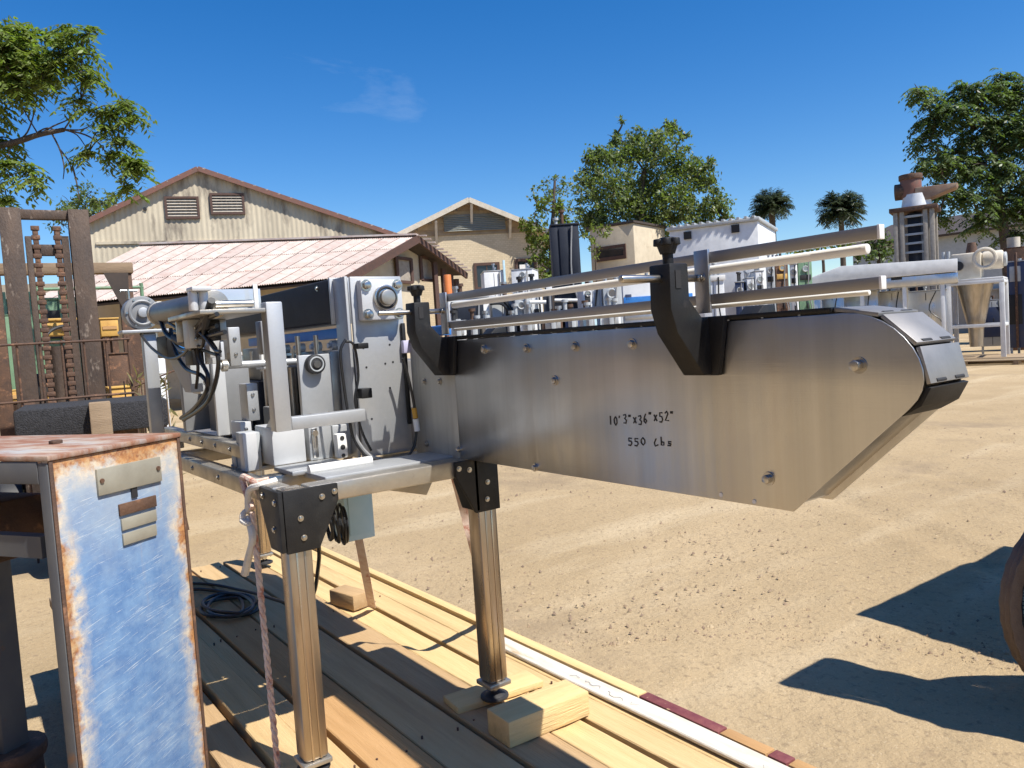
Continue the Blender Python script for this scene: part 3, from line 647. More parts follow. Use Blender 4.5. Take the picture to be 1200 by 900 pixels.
# --- bearing plate (faces +X) with flange bearing
BX = -2.2
bp = P(mb().box(BX - .012, BX, 1.022, 1.196, 1.214, 1.768, .003), 'bearing_plate', 'alulight')
P(mb().box(BX - .10, BX - .0125, 1.010, 1.021, 1.214, 1.770, .002), 'bearing_plate', 'alulight')
fb = P(mb().box(BX, BX + .034, 1.040, 1.180, 1.632, 1.756, .006), 'flange_bearing', 'cleanwhite')
P(mb().cyl((BX + .033, 1.118, 1.699), (BX + .046, 1.118, 1.699), .040, n=28, bev=.003), 'bearing_ring', 'bolt', fb)
P(mb().cyl((BX + .045, 1.118, 1.699), (BX + .060, 1.118, 1.699), .024, n=24, bev=.003), 'shaft_end', 'galv', fb)
P(mb().torus((BX + .046, 1.118, 1.699), (1, 0, 0), .031, .004, 28, 8), 'seal', 'dark', fb)
for y in (1.058, 1.163):
    for z in (1.650, 1.738): hexbolt(fb, (BX + .034, y, z), (1, 0, 0), .012, .012)
for y, z in ((1.05, 1.55), (1.14, 1.555), (1.055, 1.49), (1.147, 1.50), (1.12, 1.497), (1.13, 1.42), (1.06, 1.33)):
    P(mb().cyl((BX - .001, y, z), (BX + .0008, y, z), .0035, n=10), 'screw_hole', 'dark', bp)
P(mb().box(BX + .001, BX + .012, 1.181, 1.1935, 1.30, 1.62, .002), 'edge_channel', 'black', bp)
P(mb().box(BX + .002, BX + .02, 1.178, 1.206, 1.525, 1.565, .003), 'sensor_tag', mat('lilac_label', (.55, .53, .72), .6), bp)
# --- belt unit with black cover, behind the plate
bc = P(mb().box(-3.56, -2.315, 1.0, 1.16, 1.636, 1.772, .008), 'belt_cover', 'blackcover')
P(mb().box(-2.313, -2.302, 1.0, 1.16, 1.63, 1.775, .002), 'cover_end_plate', 'alulight')
P(mb().box(-3.62, -3.562, 1.005, 1.155, 1.63, 1.745, .004), 'cover_end_plate', 'galv')
for x in (-2.40, -3.2): capscrew(bc, (x, 1.0, 1.75), (0, -1, 0), .006)
P(mb().box(-3.5, -2.23, 1.06, 1.068, 1.214, 1.55, .002), 'back_panel', 'steel')
P(mb().box(-3.5, -2.23, 1.069, 1.19, 1.214, 1.55, .002), 'belt_housing', 'gpaint')
P(mb().box(-3.2, -2.32, 1.02, 1.05, 1.586, 1.618, .003), 'belt_strip', 'blue')
P(mb().box(-2.194, -1.99, 1.21, 1.24, 1.572, 1.602, .003), 'belt_strip', 'blue')
for i, x in enumerate((-3.0, -2.85, -2.7, -2.55, -2.4)):
    P(mb().cyl((x, 1.03, 1.565), (x, 1.058, 1.565), .016, n=16).cyl((x, 1.02, 1.565), (x, 1.03, 1.565), .009, n=10), 'roller_end', 'cleanwhite')
    P(mb().cyl((x + .05, 1.045, 1.24), (x + .05, 1.045, 1.54), .018, n=18), 'peel_roller', 'bolt')
# --- posts, arms, boxes of the label head
pb = P(mb().box(-2.12, -2.075, .716, .762, 1.338, 1.690, .004), 'head_post', 'alulight')
P(mb().box(-2.115, -2.08, .7625, .985, 1.338, 1.374, .004), 'head_arm', 'alulight')
P(mb().box(-2.42, -2.075, .545, .715, 1.662, 1.674, .002), 'head_shelf', 'galv')
P(mb().box(-2.40, -2.385, .56, .70, 1.60, 1.6615, .002), 'shelf_web', 'galv')
P(mb().box(-2.20, -2.194, .60, .745, 1.6745, 1.735, .001), 'sensor_window', mat('pale_acrylic', (.5, .55, .6), .12, .2, (.4, .45, .5), 6))
P(mb().box(-2.17, -2.1635, .716, .728, 1.6745, 1.745, .001), 'window_edge', 'white')
cl = mb()
for y in (.548, .575): cl.cyl((-2.14, y, 1.675), (-2.14, y, 1.725), .012, n=16, bev=.003)
cl.box(-2.17, -2.11, .54, .59, 1.725, 1.737, .003)
P(cl, 'pneumatic_fitting', 'cleanwhite')
P(mb().cyl((-2.13, .60, 1.69), (-2.13, .70, 1.69), .010, n=14), 'guide_pin', 'bolt')
# polished motor drum and its encoder disc
mo = P(mb().cyl((-2.78, .605, 1.708), (-2.16, .605, 1.692), .036, n=36, bev=.004), 'motor_drum', mat('polished_motor', (.17, .17, .175), .45, .6, (.1, .1, .11), 8))
P(mb().cyl((-2.163, .605, 1.692), (-2.150, .605, 1.6915), .038, n=36, bev=.002), 'drum_cap', 'galv', mo)
P(mb().cyl((-2.80, .605, 1.709), (-2.782, .605, 1.708), .040, n=32, bev=.003), 'drum_flange', 'galv', mo)
en = P(mb().cyl((-3.12, .605, 1.73), (-3.055, .605, 1.728), .060, n=36, bev=.004), 'encoder_disc', 'midgrey')
P(mb().torus((-3.053, .605, 1.728), (1, 0, 0), .042, .006, 32, 8), 'disc_ring', 'midgrey', en)
P(mb().cyl((-3.056, .605, 1.728), (-3.035, .605, 1.728), .018, n=20, bev=.002), 'disc_hub', 'alulight', en)
for q in range(6):
    an = q * math.pi / 3; P(mb().cyl((-3.056, .605 + .052 * math.cos(an), 1.728 + .052 * math.sin(an)), (-3.05, .605 + .052 * math.cos(an), 1.728 + .052 * math.sin(an)), .004, n=8), 'disc_screw', 'bolt', en)
P(mb().box(-3.13, -3.04, .53, .70, 1.655, 1.667, .003), 'encoder_shelf', 'alulight')
P(mb().cyl((-3.09, .57, 1.78), (-3.09, .57, 1.815), .006, n=10).cyl((-3.09, .545, 1.81), (-3.09, .60, 1.81), .005, n=10), 'disc_lever', 'bolt', en)
# uprights under the head
P(mb().box(-3.10, -3.06, .60, .645, 1.286, 1.654, .004), 'upright', 'alulight')
P(mb().box(-2.72, -2.70, .735, .775, 1.286, 1.545, .003), 'upright', 'cleanwhite')
P(mb().box(-2.95, -2.715, .776, .86, 1.286, 1.53, .004), 'drive_box', 'midgrey')
for y in (.885, .925, .965): P(mb().cyl((-2.60, y, 1.272), (-2.60, y, 1.50), .016, n=20), 'web_roller', 'bolt')
P(mb().box(-2.64, -2.56, .86, .99, 1.5005, 1.51, .002), 'roller_bridge', 'alulight')
P(mb().box(-3.0, -2.66, .87, .98, 1.272, 1.46, .004), 'drive_box', 'navy')
P(mb().box(-2.9, -2.72, .90, .99, 1.461, 1.575, .004), 'drive_box', 'galv'); P(mb().box(-2.66, -2.60, .90, .93, 1.512, 1.59, .003), 'drive_box', 'cleanwhite')
P(mb().box(-3.36, -2.334, .70, .742, 1.244, 1.285, .004), 'head_rail', 'galv')
P(mb().box(-3.36, -2.336, .960, .987, 1.244, 1.285, .004), 'head_rail', 'galv')
P(mb().box(-3.36, -2.35, .743, .964, 1.262, 1.270, .002), 'head_floor', 'galv')
for x in (-3.2, -2.45):
    P(mb().box(x - .02, x + .02, .705, .735, ZT, 1.2435, .003), 'rail_riser', 'alulight'); P(mb().box(x - .02, x + .02, .968, .998, ZT - .02, 1.2435, .003), 'rail_riser', 'alulight')
# tube with pegs across the head
tr = P(mb().cyl((-2.47, .69, 1.524), (-2.47, .955, 1.520), .0115, n=18), 'cross_tube', 'alulight')
P(mb().cyl((-2.47, .70, 1.524), (-2.47, .715, 1.524), .019, n=20), 'tube_collar', 'galv', tr)
for i in range(7):
    y = .725 + i * .034; P(mb().cyl((-2.47, y, 1.53), (-2.47, y, 1.556), .005, n=10).cyl((-2.47, y, 1.553), (-2.47, y, 1.562), .0065, n=10), 'peg', 'white' if i % 2 else 'bolt', tr)
# web plate with round knob
wp = P(mb().box(-2.315, -2.30, .880, .985, 1.335, 1.540, .003), 'web_plate', 'alulight')
P(mb().cyl((-2.30, .926, 1.510), (-2.272, .926, 1.510), .030, n=28, bev=.004), 'adjust_knob', 'rubber', wp)
P(mb().cyl((-2.272, .926, 1.510), (-2.266, .926, 1.510), .011, n=20), 'knob_centre', 'bolt', wp)
P(mb().torus((-2.272, .926, 1.510), (1, 0, 0), .021, .0025, 24, 6), 'knob_ring', 'gpaint', wp)
capscrew(wp, (-2.30, .962, 1.353), (1, 0, 0), .005); capscrew(wp, (-2.30, .9, 1.353), (1, 0, 0), .005)
P(mb().box(-2.33, -2.316, .99, 1.055, 1.214, 1.545, .003), 'web_plate', 'galv')
# enclosure boxes in front
e1 = P(mb().box(-2.40, -2.25, .762, .862, ZT + .012, 1.335, .004), 'enclosure', 'cleanwhite')
P(mb().box(-2.33, -2.29, .690, .732, ZT + .002, 1.325, .004), 'enclosure', 'cleanwhite')
P(mb().box(-2.42, -2.337, .708, .757, ZT + .002, 1.32, .004), 'enclosure', 'gpaint')
e2 = P(mb().box(-2.38, -2.245, .872, .945, ZT + .012, 1.332, .004), 'enclosure', 'alulight')
P(mb().cyl((-2.243, .888, 1.305), (-2.230, .888, 1.305), .009, n=14).cyl((-2.236, .888, 1.305), (-2.236, .888, 1.26), .004, n=8).box(-2.245, -2.238, .880, .897, 1.23, 1.32, .002), 'toggle_latch', 'bolt', e2)
sw = P(mb().box(-2.235, -2.205, .944, .976, ZT + .012, 1.296, .004), 'switch_box', 'white')
for z, r in ((1.283, .007), (1.255, .008), (1.230, .006)): P(mb().cyl((-2.2055, .960, z), (-2.2035, .960, z), r, n=12), 'switch_mark', 'rubber', sw)
P(mb().box(-2.33, -2.25, .95, 1.01, ZT + .012, 1.32, .004), 'enclosure', 'alulight')
P(mb().box(-2.25, -2.10, .76, .94, ZT - .002, ZT + .0115, .003), 'base_plate', 'alulight')
P(mb().cyl((-2.08, .80, ZT + .012), (-2.08, .99, ZT + .012), .013, n=14), 'base_tube', 'white')
# left auxiliary bits behind: valve block, round black sensor
P(mb().box(-2.95, -2.80, .62, .69, 1.56, 1.635, .004), 'valve_block', 'black')
P(mb().cyl((-2.74, .66, 1.60), (-2.70, .66, 1.60), .028, n=20), 'connector', 'blue')
P(mb().box(-2.62, -2.60, .69, .75, 1.53, 1.60, .003), 'connector_block', 'cleanwhite')
P(mb().prism([(-2.98, 1.56), (-2.70, 1.56), (-2.70, 1.44), (-2.78, 1.44)], 'y', .66, .70, .003), 'sensor_gusset', 'gpaint')
P(mb().box(-3.30, -2.76, .80, .81, 1.46, 1.64, .003), 'back_plate', 'midgrey')
P(mb().box(-3.02, -2.98, .70, .79, 1.29, 1.60, .003), 'upright', 'midgrey')
for i, (x, y, z, w_, h_, m_) in enumerate(((-2.55, .70, 1.60, .03, .05, 'cleanwhite'), (-2.62, .66, 1.56, .045, .03, 'black'), (-2.48, .74, 1.58, .03, .06, 'alulight'), (-2.80, .72, 1.50, .05, .07, 'cleanwhite'), (-2.35, .80, 1.60, .025, .05, 'midgrey'), (-2.42, .66, 1.63, .05, .03, 'black'), (-2.30, .58, 1.62, .03, .04, 'alulight'), (-2.55, .80, 1.40, .04, .06, 'alulight'), (-2.50, .86, 1.33, .05, .05, 'midgrey'), (-2.56, .77, 1.30, .05, .04, 'cleanwhite'))):
    q_ = P(mb().box(x - w_, x + w_, y - .018, y + .018, z - h_, z + h_, .003), 'fitting_block', m_); capscrew(q_, (x + w_, y, z + h_ * .4), (1, 0, 0), .004); capscrew(q_, (x + w_, y, z - h_ * .4), (1, 0, 0), .004)
for i in range(6):
    x = -2.3 - i * .16; hexbolt(None, (x, .70, 1.265), (0, -1, 0), .006, .006)
for i in range(5):
    x = -2.15 - i * .3; hexbolt(None, (x, .655, 1.185), (0, -1, 0), .006, .006)
P(mb().prism([(-2.30, 1.335), (-2.12, 1.335), (-2.12, 1.45)], 'y', .764, .770, .001), 'gusset', 'alulight')
for y in (.905, .965): P(mb().cyl((-2.36, y, 1.335), (-2.36, y, 1.60), .008, n=12), 'guide_pin', 'bolt')
# --- cables
def cable(name, pts, r, m='cable', sm=6, parent=None): return P(mb().tube(pts, r, 8, sm), name, m, parent)
pl = lambda px, py, x=-2.14: onX(px, py, x)
cable('cable', [pl(405, 398), pl(399, 412), pl(402, 445), pl(408, 485), pl(415, 515), pl(432, 536), pl(455, 542), pl(478, 534), pl(487, 515), pl(486, 480), pl(478, 440), pl(472, 420)], .0045)
cable('cable', [pl(404, 400, -2.16), pl(415, 405, -2.16), pl(420, 440, -2.16), pl(416, 470, -2.16), pl(424, 505, -2.16), pl(435, 528, -2.16)], .004)
cable('cable', [pl(413, 495), pl(418, 515), pl(432, 533), pl(450, 540)], .0062, 'cablegrey')
P(mb().box(-2.17, -2.13, 1.0, 1.035, 1.548, 1.565, .003), 'cable_clamp', 'black'); P(mb().box(-2.17, -2.13, 1.0, 1.035, 1.40, 1.43, .003), 'cable_clamp', 'black')
s = onX(488, 495, -2.14); P(mb().cyl(onX(485, 478, -2.14), onX(487, 490, -2.14), .008, n=12), 'cable_tag', mat('amber_tag', (.6, .32, .04), .5))
P(mb().cyl(onX(487, 491, -2.14), onX(489, 505, -2.14), .009, n=12), 'cable_plug', 'white')
ql = lambda px, py, y=.60: onY(px, py, y)
wires = [
 [(187, 372), (195, 392), (210, 400), (228, 398), (236, 380), (240, 360)],
 [(165, 392), (178, 408), (197, 420), (215, 415), (226, 400), (232, 388)],
 [(200, 385), (205, 410), (218, 432), (236, 440), (243, 455), (228, 478), (212, 490)],
 [(213, 383), (226, 385), (240, 395), (252, 410), (258, 412)],
 [(230, 398), (234, 420), (243, 438), (244, 452)],
 [(196, 358), (190, 376), (200, 395), (222, 402), (238, 396)],
 [(240, 358), (242, 372), (236, 385), (222, 392), (205, 388)],
 [(228, 405), (232, 430), (230, 455)], [(222, 380), (245, 398), (256, 425), (244, 470), (215, 492)],
]
for k in range(10):
    x0, y0 = random.uniform(195, 225), random.uniform(372, 395)
    wires.append([(x0, y0), (x0 + random.uniform(5, 15), y0 + random.uniform(5, 22)), (x0 + random.uniform(12, 30), y0 + random.uniform(-5, 25)), (x0 + random.uniform(15, 42), y0 + random.uniform(-22, 35))])
for i, w in enumerate(wires): cable('cable', [ql(x, y, .585 + .008 * (i % 3)) for x, y in w], .0048 if i % 2 else .0062)
P(mb().tube([ql(240, 384, .58), ql(243, 368, .58), ql(248, 352, .58)], .010, 8, 4), 'hose_end', 'rubber')
P(mb().tube([ql(205, 396, .585), ql(216, 402, .585), ql(230, 400, .585)], .013, 8, 4), 'cable_bundle', 'rubber')
# --- below the frame
cb = P(mb().box(-2.62, -2.50, 1.075, 1.185, .885, 1.155, .005), 'control_box', 'skyblue')
P(mb().box(-2.4985, -2.496, 1.09, 1.17, .905, 1.14, .001), 'box_door', 'skyblue', cb)
P(mb().prism([(1.06, 1.158), (1.235, 1.158), (1.235, 1.13), (1.20, 1.075), (1.06, 1.115)], 'x', -2.2, -2.14, .002), 'drip_chute', 'galv')
cc = mb()
for i in range(7):
    R0 = .055 + .004 * (i % 3); yy = .93 + i * .010
    cc.torus((-2.30 + random.uniform(-.01, .01), yy, 1.02 - .004 * i), (.25, 1, random.uniform(-.15, .15)), R0, .0045, 28, 7)
P(cc, 'cable_coil', 'cable')
cable('cable', [(-2.3, .93, 1.075), (-2.28, .90, 1.12), (-2.3, .85, 1.165)], .0045)

# ================================================================ STRAPS, HOSES ON THE DECK
def ribbon(name, label, cat, pts, w, m, side=(0, 1, 0), th=.0022, sm=8, twist=0.):
    pts = [Vector(p) for p in pts]; q = []
    for i in range(len(pts) - 1):
        a, b_, c, d = pts[max(i - 1, 0)], pts[i], pts[i + 1], pts[min(i + 2, len(pts) - 1)]
        for k in range(sm):
            t = k / sm; q.append(.5 * (2 * b_ + (c - a) * t + (2 * a - 5 * b_ + 4 * c - d) * t * t + (3 * b_ - a - 3 * c + d) * t**3))
    q.append(pts[-1]); t = bmesh.new(); g = []
    for i, p in enumerate(q):
        d = (q[min(i + 1, len(q) - 1)] - q[max(i - 1, 0)]).normalized(); s_ = Vector(side); s_ = (s_ - d * s_.dot(d)).normalized()
        if twist: s_ = Matrix.Rotation(twist * i / len(q), 3, d) @ s_
        n = d.cross(s_)
        g.append([t.verts.new(p + s_ * u * w / 2 + n * v * th / 2) for u, v in ((-1, -1), (1, -1), (1, 1), (-1, 1))])
    for a, b_ in zip(g, g[1:]):
        for k in range(4): t.faces.new((a[k], a[(k + 1) % 4], b_[(k + 1) % 4], b_[k]))
    t.faces.new(g[0][::-1]); t.faces.new(g[-1]); m_ = MB(); m_._add(t); o = m_.build(name, m)
    return tag(o, label, cat)
rs = thing('tie_down_strap', 'worn pink tie-down strap knotted to the near frame rail', 'strap', (-2.03, .625, DZ))
def rp(b, nm, m, **k): return b.build(nm, m, rs, **k)
ro = rs.location
def twisted(pts, r, off):
    b = MB(off); n = len(pts); 
    for ph in (0, 2.1, 4.2):
        q = []
        for i, p in enumerate(pts):
            a = i * .75 + ph; q.append(Vector(p) + Vector((math.cos(a) * r * .6, math.sin(a) * r * .6, 0)))
        b.tube(q, r * .62, 6)
    return b
top = onY(296, 600, .64); bot = Vector((-2.035, .632, DZ + .002)); N = 70
rp(twisted([top.lerp(bot, i / N) + Vector((0, 0, 0)) for i in range(N + 1)], .0075, ro), 'webbing', 'strap')
w0 = onY(284, 560, .64); rp(MB(ro).tube([Vector((-2.06, .68, ZT + .006)), Vector((-2.07, .648, ZT + .004)), w0, top + Vector((0, 0, .01))], .009, 8, 6), 'webbing_loop', 'strap')
rp(MB(ro).tube([Vector((-2.03, .69, ZT + .006)), Vector((-2.03, .646, ZT)), onY(292, 575, .635), onY(291, 598, .635)], .009, 8, 6), 'webbing_loop', 'ragwhite')
k0 = onY(290, 606, .632)
bb = MB(ro).torus(k0, (1, .4, .2), .016, .008, 20, 8); bb.torus(k0 + Vector((.008, -.004, -.012)), (.2, .5, 1), .014, .008, 20, 8); rp(bb, 'knot', 'ragwhite')
rp(MB(ro).tube([k0, onY(296, 630, .63), onY(291, 655, .63), onY(287, 672, .628)], .009, 8, 5, r1=.012), 'loose_end', 'ragwhite')
ribbon('tie_down_strap', 'faded pink strap hanging slack from frame behind the far steel leg', 'strap', [(-2.2, 1.30, 1.214), A(527, 530, 2.62), A(533, 556, 2.63), A(545, 602, 2.66), A(558, 652, 2.68), onZ(575, 722, DZ + .006)], .034, 'strap', (.8, .6, 0))
ribbon('tie_down_strap', 'faded slack strap running from pale blue box down to small cut timber block', 'strap', [(-2.75, 1.30, 1.214), A(404, 545, 2.9), A(411, 583, 2.92), A(423, 645, 2.95), onZ(436, 712, DZ + .006)], .034, 'strap', (.8, .6, 0))
def deck_hose():
    pts = []
    for i in range(46):
        a = i * .42; r = .125 + .02 * math.sin(i * .7)
        pts.append((-3.47 + r * 1.25 * math.cos(a), .93 + r * .8 * math.sin(a), DZ + .012 + .0012 * i * .3))
    pts += [(-3.6, 1.0, DZ + .012), (-3.85, .9, DZ + .012), (-4.0, .7, DZ + .012)]
    tag(MB().tube(pts, .008, 8, 3).build('cable_coil', 'cable'), 'loose black cable coiled on the shaded deck planks', 'cable')
    tag(MB().tube([(-2.32, .9, 1.05), (-2.45, .95, .85), (-2.9, 1.05, .58), (-3.6, 1.05, DZ + .02), (-3.95, .93, DZ + .010), (-4.1, .7, DZ + .010)], .007, 8, 8).build('power_cable', 'cable'), 'black power cable drooping from under the machine to the deck end', 'cable')
deck_hose()

# ================================================================ RUSTY BLUE BENCH
def bench():
    a = Vector((-1.966, .173)); c = Vector((-2.16, .485)); d = (c - a); w = d.length; rz = math.atan2(d.y, d.x); ZB = 1.348
    o = thing('steel_bench', 'rusty scratched blue steel bench end standing beside the deck', 'bench', (a.x, a.y, 0), rz)
    # local: x along the end panel, y backwards (away from the camera), z up
    def p(b, n, m, par=None, **k): return b.build(n, m, par or o, **k)
    ep = p(MB().box(0, w, 0, .006, .02, ZB, .0025), 'end_panel', 'bluerust', label='blue end panel with pale scratches and rusty edges')
    p(MB().box(-.004, .0, .001, .03, .02, ZB - .004, .001), 'panel_flange', 'benchside', ep)
    p(MB().box(w, w + .004, .001, .06, .02, ZB - .004, .001), 'panel_flange', 'rust', ep)
    p(MB().box(-.002, .008, -.0035, .0, .02, ZB, .0015), 'edge_bead', 'rust', ep); p(MB().box(w - .006, w + .003, -.0035, 0, .02, ZB, .0015), 'edge_bead', 'rust', ep)
    tp = p(MB().box(-.006, w + .006, -.006, 1.25, ZB + .001, ZB + .013, .003), 'bench_top', 'rustytop')
    for x, y in ((.06, .30), (.19, .22), (.12, .7), (.28, .72)):
        p(MB().cyl((x, y, ZB + .012), (x, y, ZB + .022), .016, n=6, bev=.002), 'bolt', 'rust', tp)
    p(MB().box(-.005, .0, .032, 1.24, ZB - .05, ZB, .002), 'side_apron', 'benchside')
    p(MB().box(w, w + .005, .062, 1.24, ZB - .05, ZB, .002), 'side_apron', 'benchside')
    # plates and slot
    pl_ = p(MB().box(.112, .298, -.007, -.0005, ZB - .100, ZB - .038, .001), 'name_plate', 'plate', ep)
    for x in (.122, .287): p(MB().cyl((x, -.0105, ZB - .066), (x, -.006, ZB - .066), .0055, n=12), 'plate_screw', 'rust', ep)
    p(MB().box(.205, .222, -.004, -.0005, ZB - .125, ZB - .095), 'latch_slot', 'dark', ep)
    p(MB().box(.165, .275, -.006, -.0005, ZB - .160, ZB - .132, .001), 'rusty_patch_plate', 'rust', ep)
    p(MB().box(.168, .272, -.0055, -.0005, ZB - .196, ZB - .168, .001), 'name_plate', 'plate', ep)
    p(MB().box(.168, .268, -.0055, -.0005, ZB - .232, ZB - .204, .001), 'name_plate', 'plate', ep)
    # frame below: rails, legs, diagonal
    p(MB().bar((.03, .07, 1.15), (.03, 1.2, 1.15), .03, .05), 'lower_rail', 'benchside'); p(MB().bar((w - .03, .07, 1.15), (w - .03, 1.2, 1.15), .03, .05), 'lower_rail', 'benchside')
    p(MB().bar((.03, .30, ZB - .12), (.03, .34, 1.12), .05, .03), 'hanger', 'rust')
    for x in (.045, w - .045):
        y_ = .72; l = p(MB().box(x - .04, x + .04, y_ - .04, y_ + .04, .42, 1.13, .006), 'leg', 'benchside')
        p(MB().cyl((x, y_, .0), (x, y_, .40), .10, .085, n=20, bev=.008), 'foot_casting', 'rust', l)
        p(MB().cyl((x, y_, .40), (x, y_, .44), .10, n=20, bev=.008), 'foot_ring', 'rust', l)
    p(MB().box(.0, w + .12, .3, 1.1, .0, .22, .02), 'plinth', 'rust')
    p(MB().box(.05, w - .05, .45, 1.1, ZB - .3, ZB - .14, .01), 'gear_housing', 'rust')
bench()

# ================================================================ BUILDINGS
def strip_wall(f, outline_top, z0, pitch=.2, depth=.03, y=0., name='wall', m='corr_tan'):
    """corrugated wall: outline_top list of (x,z) left to right"""
    xs = [p[0] for p in outline_top]; x0, x1 = xs[0], xs[-1]; n = int((x1 - x0) / pitch * 4); V = []; Q = []
    for i in range(n + 1):
        x = x0 + (x1 - x0) * i / n; zt = float(np.interp(x, xs, [p[1] for p in outline_top]))
        yy = y - depth * .5 * math.cos(i * math.pi / 2)
        V += [(x, yy, z0), (x, yy, zt)]
    for i in range(n): Q.append((2 * i, 2 * i + 2, 2 * i + 3, 2 * i + 1))
    return npmesh(name, V, Q, m, f.o, smooth=True)
def louver(f, px0, py0, px1, py1, y=-.03, n=6):
    x0, x1, z0, z1 = f.rect(px0, py0, px1, py1, y)
    w = f.build(MB().box(x0, x1, y + .02, y + .03, z0, z1), 'vent', 'dark')
    t = .09
    for a in ((x0 - t, x1 + t, z1, z1 + t), (x0 - t, x1 + t, z0 - t, z0), (x0 - t, x0, z0, z1), (x1, x1 + t, z0, z1)):
        f.build(MB().box(a[0], a[1], y - .06, y + .02, a[2], a[3]), 'vent_frame', 'browntrim', w)
    h = (z1 - z0) / n
    for i in range(n):
        z = z0 + h * (i + .5); f.build(MB().slab([(x0, y - .05, z - h * .35), (x1, y - .05, z - h * .35), (x1, y + .015, z + h * .4), (x0, y + .015, z + h * .4)], .012), 'slat', 'shutter', w)
def window(f, px0, py0, px1, py1, y=-.02, t=.07, m='browntrim', mull=True):
    x0, x1, z0, z1 = f.rect(px0, py0, px1, py1, y)
    w = f.build(MB().box(x0, x1, y + .01, y + .02, z0, z1), 'window', 'glass')
    for a in ((x0 - t, x1 + t, z1, z1 + t), (x0 - t, x1 + t, z0 - t * 1.3, z0), (x0 - t, x0, z0, z1), (x1, x1 + t, z0, z1)):
        f.build(MB().box(a[0], a[1], y - .06, y + .01, a[2], a[3]), 'frame', m, w)
    if mull: f.build(MB().box((x0 + x1) / 2 - .02, (x0 + x1) / 2 + .02, y - .03, y + .0095, z0, z1), 'mullion', m, w)
    return w
# --- barn
def barn():
    f = Frame('barn', 'tan corrugated iron barn with two louvred vents high in its rust-stained gable', 'barn', 270, 33)
    ap = f.L(232, 200); le = f.L(98, 264); re = f.L(480, 283)
    top = [(le.x, le.z), (ap.x, ap.z), (re.x, re.z)]
    strip_wall(f, top, 0)
    dep = 16
    for nm, a, c in (('roof', le, ap), ('roof', ap, re)):
        d = (c - a).normalized(); a2 = a - d * (.5 if a is le else 0); c2 = c + d * (.5 if c is re else 0)
        q = [(a2.x, -.22, a2.z + .10), (c2.x, -.22, c2.z + .10), (c2.x, dep, c2.z + .10), (a2.x, dep, a2.z + .10)]
        r = f.build(MB().slab(q, .08), nm, 'corr_roof')
        # rib ends along the rake
        n = int((c2 - a2).length / .5)
        f.build(MB().bar((a2.x, -.245, a2.z + .03), (c2.x, -.245, c2.z + .03), .05, .2), 'barge_board', 'fascia', r)
        rb = MB()
        for i in range(n):
            t = (i + .5) / n; x = a2.x + (c2.x - a2.x) * t; z = a2.z + (c2.z - a2.z) * t + .115
            f.build(MB().bar((x, -.27, z), (x, dep, z), .1, .045), 'roof_rib', 'corr_roof', r)
    f.build(MB().box(le.x, le.x + .05, .05, dep, 0, le.z), 'side_wall', 'corr_tan'); f.build(MB().box(re.x - .05, re.x, .05, dep, 0, re.z), 'side_wall', 'corr_tan')
    louver(f, 196, 233, 231, 254); louver(f, 249, 229, 284, 249)
    # lapped sheet row lower edge
    x0, x1, z0, z1 = f.rect(112, 281, 400, 284, -.05)
    f.build(MB().box(x0, x1 - 1, -.07, -.02, z0, z1), 'girt_flashing', 'corr_tan')
    p = f.L(170, 245); f.build(MB().cyl((p.x, -.06, p.z), (p.x, .02, p.z), .07, n=12), 'vent_pipe', 'dark')
barn()
